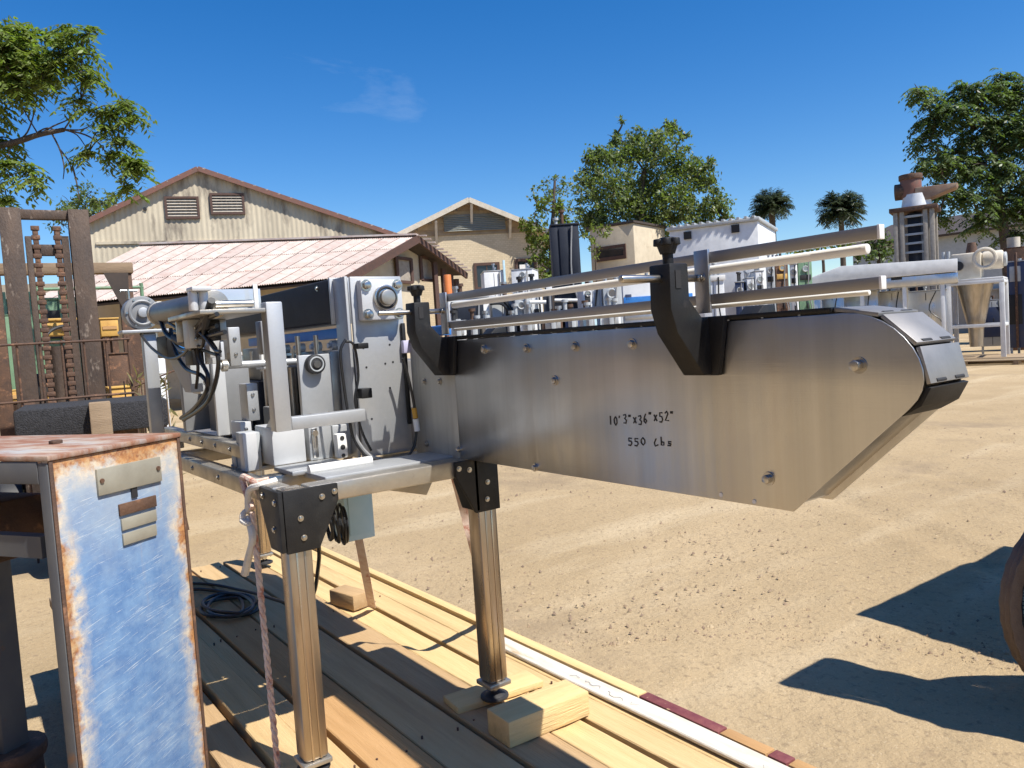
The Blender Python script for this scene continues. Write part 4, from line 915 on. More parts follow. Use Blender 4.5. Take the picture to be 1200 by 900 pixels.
# --- shed in front of it
def shed():
    R0, R1 = A(166, 288, 28.5), A(489, 277, 27); E0, E1 = A(20, 362, 22), A(404, 325, 23); E2 = A(547, 321, 30)
    base = Vector((E1.x, E1.y, 0))
    o = thing('long_shed', 'long low shed with faded pinkish corrugated roof and small gable end windows', 'shed', base)
    def p(b, n, m, par=None, **k): return b.build(n, m, par or o, **k)
    R0, R1, E0, E1, E2 = [v - base for v in (R0, R1, E0, E1, E2)]
    # roof slope of overlapping sheets
    deckm = p(MB().slab([E0 - Vector((0, 0, .08)), E1 - Vector((0, 0, .08)), R1 - Vector((0, 0, .08)), R0 - Vector((0, 0, .08))], .06), 'roof', 'roofdark')
    up = (E1 - E0).cross(R0 - E0).normalized()
    if up.z < 0: up = -up
    cols, rows = 18, 3
    for r in range(rows):
        for c in range(cols):
            u0, u1 = c / cols, (c + 1.06) / cols; v0, v1 = r / rows - (.02 if r else .01), (r + 1) / rows
            V = []; Q = []; n = 32
            for j, v in ((0, v0), (1, v1)):
                for i in range(n + 1):
                    u = u0 + (u1 - u0) * i / n
                    q = (E0.lerp(E1, u)).lerp(R0.lerp(R1, u), v)
                    # lower end of the upper sheet lies over the sheet below
                    V.append(q + up * (.02 * math.cos(i * math.pi / 2 * 1.0) + (.022 if j == 0 else .0) + random.uniform(0, .008)))
            for i in range(n): Q.append((i, i + 1, n + 2 + i, n + 1 + i))
            npmesh('roof_sheet', V, Q, 'corr_roof', deckm, smooth=True)
    p(MB().bar(R0 + Vector((0, 0, .06)), R1 + Vector((0, 0, .06)), .35, .06), 'ridge_cap', 'ridgecap', deckm)
    back = (R0 - R1).normalized(); rl = (R0 - R1).length
    fs = p(MB().slab([R1 + Vector((0, 0, .03)), E2 + Vector((0, 0, .03)), E2 + back * rl, R1 + back * rl], .09), 'roof', 'roofdark')
    n_ = 12
    for i in range(n_):
        t = (i + .5) / n_; q = R1.lerp(E2, t) + Vector((0, 0, .08)); p(MB().bar(q - back * .25, q + back * 3, .12, .05), 'roof_rib', 'corr_roof', fs)
    p(MB().bar(E1 - Vector((0, 0, .1)), R1 - Vector((0, 0, .1)), .08, .26), 'barge_board', 'browntrim'); p(MB().bar(R1 - Vector((0, 0, .08)), E2 - Vector((0, 0, .08)), .08, .22), 'barge_board', 'browntrim')
    # gable wall inset
    gx = (E2 - E1); gx.z = 0; gl = gx.length; gx.normalize(); inn = Vector((-gx.y, gx.x, 0))
    if inn.dot(back) < 0: inn = -inn
    s = inn * .7
    a, c = E1 + gx * 1.0 + s, E1 + gx * (gl * .70) + s
    apx = R1 + s - Vector((0, 0, .22))
    def zt(v):
        l = (v - E1).dot(gx); la = (R1 - E1).dot(gx)
        return (E1.z + (R1.z - E1.z) * l / la if l < la else R1.z + (E2.z - R1.z) * (l - la) / (gl - la)) - .2
    pts = [Vector((a.x, a.y, 0)), Vector((c.x, c.y, 0)), Vector((c.x, c.y, zt(c))), apx, Vector((a.x, a.y, zt(a)))]
    p(MB().slab(pts, .12), 'gable_wall', 'tanwall')
    p(MB().slab([Vector((a.x, a.y, 0)), Vector((a.x, a.y, zt(a))), Vector((a.x, a.y, zt(a))) + back * 12, Vector((a.x, a.y, 0)) + back * 12], .1), 'front_wall', 'tanwall')
    # windows on the gable wall
    nrm = -inn
    def ongable(px, py):
        r = Vector(ray(px, py)); c0 = Vector((0, 0, H)) - base; return c0 + r * ((pts[0] - c0).dot(inn) / r.dot(inn))
    for (x0, y0, x1, y1) in ((465, 305, 480, 329), (493, 304, 507, 327)):
        q0 = ongable(x0, (y0 + y1) / 2); q1 = ongable(x1, (y0 + y1) / 2); zt_ = ongable((x0 + x1) / 2, y0).z; zb = ongable((x0 + x1) / 2, y1).z
        m0 = (q0 + q1) / 2; wd = (q1 - q0).length; g = gx
        w = p(MB().slab([Vector((m0.x, m0.y, 0)) + g * sx * wd / 2 + nrm * .02 + Vector((0, 0, z)) for sx, z in ((-1, zb), (1, zb), (1, zt_), (-1, zt_))], .02), 'window', 'shutter')
        for sx in (-1, 1): p(MB().bar(Vector((m0.x, m0.y, zb - .06)) + g * sx * (wd / 2 + .05) + nrm * .05, Vector((m0.x, m0.y, zt_ + .08)) + g * sx * (wd / 2 + .05) + nrm * .05, .1, .1), 'frame', 'browntrim', w)
        for z in (zb - .05, zt_ + .05): p(MB().bar(Vector((m0.x, m0.y, z)) - g * (wd / 2 + .02) + nrm * .06, Vector((m0.x, m0.y, z)) + g * (wd / 2 + .02) + nrm * .06, .1, .1), 'frame', 'browntrim', w)
    # open side bay under the right slope
    for t in (.78, .86, .93, .985):
        q = E1 + gx * gl * t + s * .6; p(MB().box(q.x - .08, q.x + .08, q.y - .08, q.y + .08, 0, zt(q)), 'post', 'browntrim')
    q0 = E1 + gx * gl * .71 + back * 4; q1 = E1 + gx * gl * .99 + back * 4
    p(MB().slab([Vector((q0.x, q0.y, 0)), Vector((q1.x, q1.y, 0)), Vector((q1.x, q1.y, 2.6)), Vector((q0.x, q0.y, 3.6))], .1), 'back_wall', 'roofdark')
shed()
# --- block building
def block_building():
    f = Frame('block_building', 'tan block building with boarded gable, cream eaves and dark ground floor windows', 'building', 560, 40, yaw=.12)
    ap = f.L(548, 238); le = f.L(472, 276); re = f.L(650, 279)
    zs = f.L(550, 275).z
    dep = 14
    w = f.build(MB().prism([(le.x + .6, 0), (re.x - .6, 0), (re.x - .6, zs), (le.x + .6, zs)], 'y', 0, .3), 'block_wall', 'brick')
    # lapped gable boards
    sl, sr = (ap.z - le.z) / (ap.x - le.x), (ap.z - re.z) / (re.x - ap.x); z = zs + .002; k = 0
    while z < ap.z - .3:
        h = .3; xl = max(le.x + .6, ap.x - (ap.z - z - h * .5) / sl); xr = min(re.x - .6, ap.x + (ap.z - z - h * .5) / sr)
        f.build(MB().slab([(xl, -.06, z), (xr, -.06, z), (xr, -.01, z + h), (xl, -.01, z + h)], .03), 'gable_board', mat('brown_gable_board', (.42, .32, .2), .85, 0, (.32, .24, .15), 4, objvar=.15))
        z += h
    x0, x1, z0, z1 = f.rect(520, 251, 592, 270, -.12)
    lv = f.build(MB().box(x0, x1, -.1, -.07, z0, z1), 'gable_shade_slats', 'shutter')  # grey slatted panel made up for slashes of shadow on the gable
    nn = 9
    for i in range(nn):
        zz = z0 + (z1 - z0) * (i + .5) / nn; f.build(MB().slab([(x0, -.2, zz - .05), (x1, -.2, zz - .05), (x1, -.101, zz + .06), (x0, -.101, zz + .06)], .02), 'slat', mat('shadow_slash_slat', (.3, .3, .26), .8, 0, (.24, .25, .22), 5), lv)
    for a, c in ((le, ap), (ap, re)):
        d = (c - a).normalized(); a2 = a - d * (.5 if a is le else 0); c2 = c + d * (.5 if c is re else 0)
        r = f.build(MB().slab([(a2.x, -.6, a2.z + .16), (c2.x, -.6, c2.z + .16), (c2.x, dep, c2.z + .16), (a2.x, dep, a2.z + .16)], .1), 'roof', 'ridgecap')
        f.build(MB().bar((a2.x, -.64, a2.z + .06), (c2.x, -.64, c2.z + .06), .06, .24), 'barge_board', 'cream', r)
    for px, py in ((510, 262), (551, 242), (596, 256)):
        q = f.L(px, py); f.build(MB().bar((q.x, -.03, q.z - 1.0), (q.x + .0, -.56, q.z + .05), .12, .12), 'eave_brace', 'cream')
    window(f, 559, 311, 583, 336, t=.14); window(f, 607, 306, 626, 326, t=.14)
    window(f, 640, 310, 652, 330, t=.12)
    f.build(MB().box(re.x - .9, re.x - .61, .3, dep, 0, re.z), 'side_wall', 'brick')
    x0, x1, z0, z1 = f.rect(609, 310, 620, 321, -.08); f.build(MB().box(x0, x1, -.1, -.085, z0, z1), 'window_notice', 'white')
block_building()
def small_block():
    f = Frame('block_shed', 'small flat-topped tan rendered building under the spreading tree', 'building', 722, 44, yaw=-.5)
    a = f.L(690, 262); c = f.L(742, 262); zt_ = f.L(735, 262).z
    f.build(MB().box(a.x, c.x, 0, 4, 0, zt_, .05), 'wall', 'tanwall')
    f.build(MB().box(a.x - .2, c.x + .1, -.15, 4.1, zt_ + .003, zt_ + .12), 'roof', 'roofdark')
    window(f, 701, 291, 731, 301, t=.15, mull=False)
small_block()
def yard_wall(label, px, d, yaw):
    f = Frame('yard_wall', label, 'wall', px, d, yaw=yaw)
    f.build(MB().box(-45, 45, 0, .3, 0, 2.6), 'wall_face', mat('grey_block', (.3, .28, .25), .9, 0, (.24, .22, .2), 3))
    for i in range(31): f.build(MB().box(-45 + i * 3 - .25, -45 + i * 3 + .25, -.12, -.002, 0, 2.75), 'pilaster', mat('grey_block', (.3, .28, .25)))
    f.build(MB().box(-45.1, 45.1, -.08, .38, 2.602, 2.7), 'coping', mat('grey_block', (.3, .28, .25)))
yard_wall('long grey block wall closing the far side of the yard', 900, 58, -.35)
yard_wall('long grey block wall running out behind the barn and forklift', -60, 52, .3)
# unseen warehouse added behind the photographer to darken the steel panel's reflections
def warehouse():
    o = thing('warehouse', 'long brown warehouse added behind the photographer to be mirrored in steel panel', 'building', (-2, -11, 0))
    MB().box(-26, 30, -8, 0, 0, 7.5).build('wall', 'tanwall', o)
    for i in range(9):
        x = -24 + i * 6; d_ = MB().box(x, x + 3.2, .004, .06, .02, 3.4, .02).build('door', 'browntrim', o); MB().box(x + 2.8, x + 2.95, .062, .12, 1.1, 1.4).build('handle', 'bolt', d_)
    MB().box(-26.5, 30.5, -8.5, .9, 7.502, 7.8).build('roof', 'roofdark', o)
warehouse()

# ================================================================ TREES
LG = leafmat('tree_of_heaven_leaf', (.13, .18, .04), (.2, .24, .07), .45)
LC = leafmat('mid_green_leaf', (.12, .155, .055), (.18, .21, .085), .45)
LD = leafmat('dark_green_leaf', (.09, .13, .05), (.14, .18, .075), .42)
LV = leafmat('vine_leaf', (.14, .18, .04), (.18, .21, .05), .4)
LP = leafmat('palm_leaf', (.035, .05, .022), (.055, .07, .03), .2)
def unit(v): return v / np.maximum(np.linalg.norm(v, axis=-1, keepdims=True), 1e-9)
def leafquads(P_, D, N_, Ln, Wd):
    D = unit(D); S_ = unit(np.cross(D, N_)); Ln = np.asarray(Ln)[:, None]; Wd = np.asarray(Wd)[:, None]; U = unit(np.cross(S_, D))
    V = np.stack([P_, P_ + D * Ln * .45 + S_ * Wd * .5 - U * Ln * .05, P_ + D * Ln, P_ + D * Ln * .45 - S_ * Wd * .5 - U * Ln * .05], 1)
    return V.reshape(-1, 3), np.arange(len(P_) * 4).reshape(-1, 4)
def fronds(O, Az, Ln, pairs=8, leaf=.09, wid=.03, droop=.6, rise=.25):
    n = len(O); t = np.linspace(.2, 1, pairs)[None, :, None]; up = np.array([0, 0, 1.])
    Az = unit(Az); pos = O[:, None] + Az[:, None] * (Ln[:, None, None] * t) + up * (Ln[:, None, None] * (rise * t - droop * t * t))
    tan = unit(Az[:, None] + up * (rise - 2 * droop * t)); side = unit(np.cross(Az, up) + rng.normal(0, .15, (n, 3)))[:, None]
    PP = []; DD = []; NN = []
    for s in (-1, 1):
        PP.append(pos); DD.append(unit(side * s * .8 + tan * .45 - up * .35 + rng.normal(0, .12, pos.shape))); NN.append(np.broadcast_to(up, pos.shape) + rng.normal(0, .3, pos.shape))
    PP, DD, NN = [np.concatenate(a).reshape(-1, 3) for a in (PP, DD, NN)]
    k = len(PP); return leafquads(PP, DD, NN, leaf * rng.uniform(.75, 1.25, k), wid * rng.uniform(.8, 1.2, k))
def blobs_px(lst, d, spread=0.6):
    out_ = []
    for px, py, r in lst:
        dd = d + random.uniform(-1, 1) * r * d / F * spread; c = A(px, py, dd); out_.append((c, r * dd / F))
    return out_
def tree(name, label, trunk, blobs, m, kind='leaf', nper=900, leaf=.12, wid=.06, group=None, limb=.05, trunk_r=.18, hollow=.45, frl=.7, pairs=8, clump=.22):
    base = Vector((trunk[0][0], trunk[0][1], 0)); o = thing(name, label, 'tree', base, 0, group)
    tb = MB(base).tube(trunk, trunk_r, 10, 4, r1=trunk_r * .5)
    tips = []
    nodes = [Vector(q) for q in trunk[1:]]
    for c, r in sorted(blobs, key=lambda t_: min((q - t_[0]).length for q in nodes)):
        s = min(nodes, key=lambda q: (q - c).length + (.0 if q.z < c.z else .3)); L0 = (c - s).length
        mid = s.lerp(c, .5) + Vector((random.uniform(-.2, .2), random.uniform(-.2, .2), .18)) * min(L0, 1.)
        tb.tube([s, mid, c], limb, 6, 4, r1=limb * .4); nodes.append(c)
        for k in range(5):
            e = c + Vector([random.gauss(0, 1) for _ in range(3)]).normalized() * r * .8
            tb.tube([c, c.lerp(e, .5) + Vector((0, 0, .1 * r)), e], limb * .35, 5, 2, r1=limb * .12)
    tb.build('trunk', 'bark', o)
    Vs = []; Qs = []; cnt = 0; b0 = np.array(base)
    for c, r in blobs:
        vol = r * r
        n = max(40, int(nper * vol))
        # twig clumps in the shell, leaves gather round each clump
        nc = max(6, n // 14); u = unit(rng.normal(0, 1, (nc, 3))); rad = r * (hollow + (1 - hollow) * rng.random(nc)**.6) * rng.uniform(.8, 1.18, nc)
        cc_ = np.array(c) + u * rad[:, None] * np.array([1, 1, .82])
        if kind == 'leaf':
            idx = rng.integers(0, nc, n); Pn = cc_[idx] + rng.normal(0, clump * min(r, 1.2), (n, 3)) * .6
            D = rng.normal(0, 1, (n, 3)) + np.array([0, 0, -.5]); N_ = rng.normal(0, .6, (n, 3)) + np.array([0, 0, 1.])
            v, q = leafquads(Pn, D, N_, leaf * rng.uniform(.7, 1.3, n), wid * rng.uniform(.7, 1.3, n))
        else:
            nf = max(12, n // (pairs * 2)); idx = rng.integers(0, nc, nf)
            Az = u[idx] * np.array([1, 1, .25]) + rng.normal(0, .5, (nf, 3)) * np.array([1, 1, .3])
            v, q = fronds(cc_[idx] - unit(Az) * frl * .4, Az, frl * rng.uniform(.6, 1.15, nf), pairs, leaf, wid)
        Vs.append(v - b0); Qs.append(q + cnt); cnt += len(v)
    npmesh('crown', np.concatenate(Vs), np.concatenate(Qs), m, o)
    return o
# overhanging tree at the left edge (compound leaves)
lt = [(-40, 60, 60), (-5, 70, 38), (25, 62, 34), (52, 72, 26), (20, 100, 26), (70, 60, 22), (85, 42, 18), (102, 40, 13), (95, 62, 15), (112, 92, 14), (95, 85, 14), (50, 95, 18), (-10, 110, 26), (10, 40, 26), (32, 38, 16),
      (95, 118, 12), (112, 128, 13), (130, 126, 13), (146, 122, 14), (152, 134, 10), (122, 150, 9), (140, 165, 9), (104, 178, 10), (130, 180, 8), (150, 185, 9), (155, 198, 8), (146, 218, 9), (160, 190, 7),
      (-10, 165, 22), (8, 190, 16), (30, 200, 15), (45, 212, 11), (-5, 215, 16), (8, 232, 12), (-30, 140, 30)]
D0 = 10.0
tr_ = [A(-160, 470, D0 + .8), A(-120, 250, D0 + .5), A(-60, 190, D0), A(20, 166, D0), A(45, 158, D0), A(75, 152, D0)]
tr_[0].z = 0
tl = tree('overhanging_tree', 'leafy tree with long compound leaves reaching in over the forklift mast', tr_, blobs_px(lt, D0), LG, 'frond', nper=8500, leaf=.10, wid=.036, limb=.011, trunk_r=.055, frl=.40, pairs=7, hollow=.1)
bb = MB(tl.location)
for w in ([(20, 166), (32, 155), (40, 132), (43, 110)], [(45, 158), (62, 148), (80, 140), (88, 132)], [(75, 152), (100, 158), (118, 170), (126, 185)], [(60, 155), (70, 175), (75, 195), (74, 210)], [(85, 195), (90, 215), (93, 235)], [(40, 158), (55, 150), (70, 155)], [(75, 152), (95, 152), (108, 146)], [(70, 175), (80, 188), (84, 200)]):
    bb.tube([A(x, y, D0) for x, y in w], .014, 6, 4, r1=.005)
bb.build('bare_twigs', 'bark', tl)
# small tree behind the barn corner
tree('garden_tree', 'bright green bushy tree showing behind the left end of the barn', [A(110, 420, 42), A(108, 300, 42), A(105, 250, 42)], blobs_px([(82, 238, 16), (100, 230, 18), (118, 240, 18), (130, 235, 14), (95, 250, 22), (120, 256, 16), (72, 262, 14)], 42), LC, nper=420, leaf=.22, wid=.11, trunk_r=.2, limb=.06)
# central broad tree
ct = [(700, 250, 28), (690, 215, 24), (712, 190, 26), (740, 180, 26), (768, 175, 26), (795, 190, 26), (815, 210, 24), (835, 240, 22), (722, 225, 34), (760, 220, 36), (790, 235, 32), (745, 250, 30), (815, 255, 26), (845, 250, 12), (700, 180, 12), (720, 162, 12), (745, 160, 14), (788, 150, 12), (800, 160, 8), (782, 145, 6), (770, 158, 12), (690, 185, 9), (828, 192, 12), (830, 215, 14), (690, 262, 20), (775, 262, 28), (850, 258, 9), (728, 140, 4), (685, 200, 6)]
tree('spreading_tree', 'broad round-crowned tree rising behind the small tan building', [Vector((*A(752, 300, 46)[:2], 0)), A(752, 290, 46), A(750, 240, 46), A(755, 200, 46)], blobs_px(ct, 46), LC, nper=680, leaf=.24, wid=.12, trunk_r=.3, limb=.07, hollow=.15, clump=.2)
# slender sapling with vine climbing the block building
tree('vine_sapling', 'thin leafy sapling growing up the corner of the tan block building', [Vector((*A(645, 300, 36)[:2], 0)), A(645, 300, 36), A(648, 250, 36), A(650, 212, 36)], blobs_px([(628, 262, 13), (640, 275, 15), (632, 290, 14), (645, 300, 14), (655, 262, 14), (660, 285, 12), (622, 275, 8), (640, 315, 13), (628, 305, 9), (650, 318, 9), (618, 320, 7), (615, 262, 9), (648, 240, 12), (632, 245, 10), (660, 245, 9), (625, 232, 6)], 36), LV, nper=900, leaf=.19, wid=.1, trunk_r=.10, limb=.03)
tree('sparse_sapling', 'sparse upright young tree showing thin against the sky beside the block building roof', [Vector((*A(651, 300, 39)[:2], 0)), A(650, 280, 39), A(650, 240, 39), A(651, 212, 39)], blobs_px([(630, 220, 9), (642, 212, 9), (655, 208, 9), (664, 222, 10), (635, 238, 10), (660, 240, 10), (648, 228, 9), (668, 250, 12), (652, 222, 12), (640, 230, 12)], 39), LC, nper=300, leaf=.17, wid=.09, trunk_r=.05, limb=.02)
tree('vine_bush', 'pale leafy vine spilling over the wall of the small tan building', [Vector((*A(698, 320, 41)[:2], 0)), A(698, 305, 41), A(697, 285, 41)], blobs_px([(690, 280, 10), (700, 268, 8), (696, 295, 9), (708, 275, 7), (715, 268, 5)], 41), LV, nper=330, leaf=.2, wid=.1, trunk_r=.06, limb=.02)
# right hand tree
rt = [(1085, 115, 16), (1075, 105, 10), (1095, 140, 18), (1090, 165, 18), (1100, 190, 20), (1120, 130, 22), (1130, 105, 16), (1150, 112, 24), (1175, 105, 20), (1172, 90, 12), (1200, 115, 26), (1140, 150, 28), (1170, 150, 28), (1200, 160, 30), (1125, 190, 26), (1155, 195, 26), (1190, 200, 28), (1110, 225, 20), (1140, 235, 22), (1175, 240, 24), (1205, 235, 24), (1225, 140, 34), (1240, 190, 34), (1100, 255, 12), (1150, 262, 16), (1190, 275, 16), (1082, 190, 8), (1230, 240, 30)]
tree('spreading_tree', 'dense dark green tree standing behind the rusty cyclone tower', [Vector((*A(1185, 300, 33)[:2], 0)), A(1180, 300, 33), A(1172, 240, 33), A(1165, 180, 33)], blobs_px(rt, 33), LD, 'frond', nper=2000, leaf=.22, wid=.085, trunk_r=.26, limb=.07, frl=.75, pairs=6, hollow=.3)
tree('shrub_tree', 'low dark leafy shrub filling the gap below the palms', [Vector((*A(1030, 330, 40)[:2], 0)), A(1030, 320, 40), A(1030, 295, 40)], blobs_px([(1022, 285, 12), (1035, 275, 12), (1045, 290, 14), (1010, 298, 10), (1030, 300, 14)], 40), LD, nper=420, leaf=.25, wid=.14, trunk_r=.12, limb=.05)
tree('shrub_tree', 'yellowish green hedge bush seen under the upper guide rail', [Vector((*A(965, 330, 48)[:2], 0)), A(965, 310, 48), A(962, 295, 48)], blobs_px([(945, 290, 10), (960, 285, 10), (975, 284, 10), (990, 287, 9), (930, 294, 8)], 48), LV, nper=420, leaf=.25, wid=.14, trunk_r=.12, limb=.05)
def palm(px, py, r, d, label):
    c = A(px, py, d); R0 = r * d / F; base = Vector((c.x, c.y, 0)); o = thing('palm_tree', label, 'palm', base)
    MB(base).tube([base, base.lerp(c, .5) + Vector((.1, 0, 0)), c], .45, 10, 3, r1=.4).build('trunk', 'bark', o)
    n = 190; az = rng.uniform(0, 2 * math.pi, n); el = rng.uniform(-.7, 1.35, n)
    Az = np.stack([np.cos(az) * np.cos(el * .8), np.sin(az) * np.cos(el * .8), np.sin(el) * 1.0], 1)
    Vs = []; Qs = []; cnt = 0
    O = np.repeat(np.array(c - base)[None], n, 0); v, q = fronds(O, Az, R0 * rng.uniform(.8, 1.1, n), 20, R0 * .26, R0 * .035, droop=.34, rise=.25)
    npmesh('crown', v, q, LP, o)
palm(904, 242, 23, 105, 'dark date palm standing between the white container and the other palm')
palm(985, 246, 26, 120, 'round-headed date palm farther from the white container')

# ================================================================ FORKLIFT AND LEFT CLUTTER
def forklift():
    f = Frame('forklift', 'old forklift with tall rusty brown mast, lift chains and a steering wheel behind', 'forklift', 70, 7.2, yaw=.05)
    def p(b, n, m, par=None): return b.build(n, m, par or f.o)
    a = f.L(8, 246); c = f.L(92, 243); zt_ = (a.z + c.z) / 2; xl, xr = f.L(24, 380).x, f.L(104, 380).x
    for x in (xl, xr):
        ch = p(MB().box(x - .085, x + .085, -.02, .02, .25, zt_, .004).box(x - .085, x - .06, .021, .12, .25, zt_, .003).box(x + .06, x + .085, .021, .12, .25, zt_, .003), 'mast_channel', 'mast')
        s = 1 if x == xl else -1
        p(MB().box(x + s * .10, x + s * .15, .0, .10, .3, zt_ - .25, .004), 'inner_channel', 'mast', ch)
        p(MB().box(x - .05, x + .05, -.06, -.022, .62, 1.28, .004), 'wear_plate', 'rust', ch)
    p(MB().box(xl - .06, xr + .06, .03, .11, zt_ - .09, zt_ - .005, .006), 'top_crossbar', 'mast')
    p(MB().box(xl + .1, xr - .1, .03, .10, zt_ - .42, zt_ - .32, .006), 'upper_crossbar', 'mast')
    p(MB().box(xl - .08, xr + .08, .13, .2, .5, .64, .006), 'lower_crossbar', 'mast')
    p(MB().cyl(((xl + xr) / 2, .12, .3), ((xl + xr) / 2, .12, 1.75), .07, n=20), 'lift_cylinder', 'mast')
    for x in (xl + .185, xr - .185):
        p(MB().cyl((x - .02, .06, zt_ - .24), (x + .02, .06, zt_ - .24), .07, n=20, bev=.006), 'chain_sheave', 'rust')
        b = MB(); z = .45; i = 0
        while z < zt_ - .2:
            if i % 2: b.box(x - .022, x + .022, -.005, .02, z, z + .048, .003)
            else: b.box(x - .034, x + .034, -.012, .03, z + .004, z + .044, .004)
            z += .042; i += 1
        ch = p(b, 'lift_chain', 'rust'); ch['kind'] = 'stuff'
    # cab bits
    q = f.L(80, 400, 1.1); sw = p(MB().torus(q, (0, -1, .75), .21, .018, 36, 8), 'steering_wheel', 'rubber')
    p(MB().bar(q + Vector((-.2, 0, 0)), q + Vector((.2, 0, 0)), .04, .02), 'wheel_spoke', 'alu', sw); p(MB().cyl(q + Vector((0, -.05, -.03)), q + Vector((0, .28, -.5)), .03, n=12), 'steering_column', 'rubber', sw)
    p(MB().box(xl + .05, xr - .02, .5, 1.6, .35, 1.12, .03), 'body', 'dark'); p(MB().box(xl - .1, xr + .12, 1.6, 2.4, .3, 1.15, .08), 'counterweight', 'yellow')
    p(MB().box(xl + .02, xr - .0, 1.35, 1.58, 1.12, 1.5, .04), 'seat_back', 'dark')
    for x in (xl - .2, xr + .2):
        for y in (.35, 2.0):
            w = p(MB().cyl((x - .09, y, .28), (x + .09, y, .28), .28, n=28, bev=.02), 'wheel', 'rubber'); p(MB().cyl((x - .1, y, .28), (x + .1, y, .28), .15, n=20, bev=.01), 'rim', 'yellow', w)
    for x in (xl + .1, xr - .1):
        p(MB().box(x - .05, x + .05, -.9, -.03, .32, .36, .006), 'fork', 'mast'); p(MB().box(x - .05, x + .05, -.07, -.03, .361, .8, .006), 'fork_heel', 'mast')
forklift()
def plank_load():
    f = Frame('timber_beam', 'weathered timber beam lying across behind the forklift mast', 'beam', 90, 8.4, yaw=.02)
    x0, x1, z0, z1 = f.rect(-40, 308, 156, 321)
    f.build(MB().box(x0, x1, 0, .16, z0, z1, .01), 'beam', 'woodgrey')
    for px in (-10, 146):
        q = f.L(px, 320); f.build(MB().box(q.x - .07, q.x + .07, .02, .14, 0, z0 - .001, .006), 'trestle_post', 'rust')
    q = f.L(136, 322); f.build(MB().slab([(q.x - .12, .03, z0), (q.x + .12, .03, z0), (q.x + .1, .03, z0 - .42), (q.x + .05, .03, z0 - .42)], .05), 'bracket', 'roofdark')
plank_load()
def rod_rack():
    f = Frame('rod_rack', 'low rack of thin rusty steel rods in front of the forklift', 'rack', 75, 6.3)
    za, zb = f.L(75, 401).z, f.L(75, 467).z; x0, x1 = f.L(-30, 430).x, f.L(155, 430).x
    for z in (za, zb): f.build(MB().cyl((x0, 0, z), (x1, 0, z), .010, n=8), 'rod', 'rust')
    for px in (-20, 22, 49, 75, 101, 127, 153):
        x = f.L(px, 432).x; f.build(MB().cyl((x, .012, 0), (x, .012, za + .02), .009, n=8), 'rod', 'rust')
    f.build(MB().tube([(x1, 0, zb + .05), (x1 + .2, 0, zb + .12), (x1 + .38, 0, zb + .18)], .008, 6, 4), 'bent_rod', 'rust')
rod_rack()
def skirt():
    f = Frame('trailer_bed', 'low black gritty trailer bed edge behind the blue bench', 'trailer', 105, 5.6)
    x0, x1 = f.L(15, 485).x, f.L(197, 485).x; zt_, zb = f.L(105, 474).z, f.L(105, 502).z
    V = []; n = 60
    b = MB().box(x0, x1, 0, .9, zb - .04, zt_, .02); f.build(b, 'bed_edge', 'asphaltblack')
    for x in (x0 + .2, x1 - .2):
        w = f.build(MB().cyl((x - .1, .5, .3), (x + .1, .5, .3), .3, n=28, bev=.03), 'wheel', 'rubber'); f.build(MB().cyl((x - .11, .5, .3), (x + .11, .5, .3), .16, n=18), 'rim', 'rust', w)
    f.build(MB().box(x0 + .2, x1 - .2, .3, .7, .5, zb - .041, .01), 'chassis', 'rust')
    x_0, x_1, z0, z1 = f.rect(105, 471, 131, 505, -.1)
    f.build(MB().box(x_0, x_1, -.1, -.002, z0 - .2, z1, .01), 'stake', 'woodgrey')
    xa = f.L(52, 490).x; xb = f.L(62, 490).x
skirt()
def leaning_post():
    f = Frame('leaning_post', 'leaning rusty angle iron post beside the encoder end of the machine', 'post', 165, 6.9)
    a = f.L(160, 388); c = f.L(180, 480); d = (c - a).normalized(); k = c + d * (c.z / -d.z)
    f.build(MB().bar(a, k, .13, .03, (0, 1, 0)), 'angle_face', 'rust'); f.build(MB().bar(a + Vector((.07, .04, 0)), k + Vector((.07, .04, 0)), .02, .09, (0, 1, 0)), 'angle_flange', 'rust')
leaning_post()
def boxpx(name, label, cat, px0, py0, px1, py1, d, m, depth=.5, yaw=0., lid=None, tofloor=False, group=None, legm=None):
    """a crate-like thing; when it hangs above the ground in view it stands on a stand of legs"""
    f = Frame(name, label, cat, (px0 + px1) / 2, d, yaw, group)
    x0, x1, z0, z1 = f.rect(px0, py0, px1, py1)
    if tofloor: z0 = .0
    t = min(.02, (x1 - x0) * .06)
    f.build(MB().box(x0, x1, 0, depth, z0, z1, t * .6), 'body', m)
    f.build(MB().box(x0 - t, x1 + t, -t, depth + t, z1 + .002, z1 + t * 1.6, t * .3), 'lid', lid or m)
    if z0 > .06:
        for x in (x0 + .05, x1 - .05):
            for y in (.05, depth - .05): f.build(MB().box(x - .035, x + .035, y - .035, y + .035, 0, z0 - .001), 'leg', legm or 'rust')
    return f, (x0, x1, z0, z1)
G2 = 'yellow boxes behind the forklift'
for i, (a, lab) in enumerate((((46, 376, 90, 393), 'long yellow box behind the forklift steering wheel'), ((118, 374, 139, 394), 'yellow box beside the right mast channel of the forklift'), ((57, 463, 82, 488), 'small yellow crate low between the forklift mast channels'), ((129, 455, 156, 479), 'yellow crate low beside the leaning rusty post'), ((12, 458, 24, 472), 'tiny yellow box low at the left mast channel'))):
    f, r = boxpx('crate', lab, 'crate', *a, 9.6 if i < 2 else 8.2, 'yellow', .35, .1)
    f.build(MB().box(r[0] + .02, r[1] - .02, -.012, -.001, (r[2] + r[3]) / 2 - .02, (r[2] + r[3]) / 2 + .02), 'batten', 'woodo')
f, r = boxpx('green_machine', 'green painted machine standing behind the forklift mast', 'machine', -30, 352, 112, 440, 11, 'green', .8)
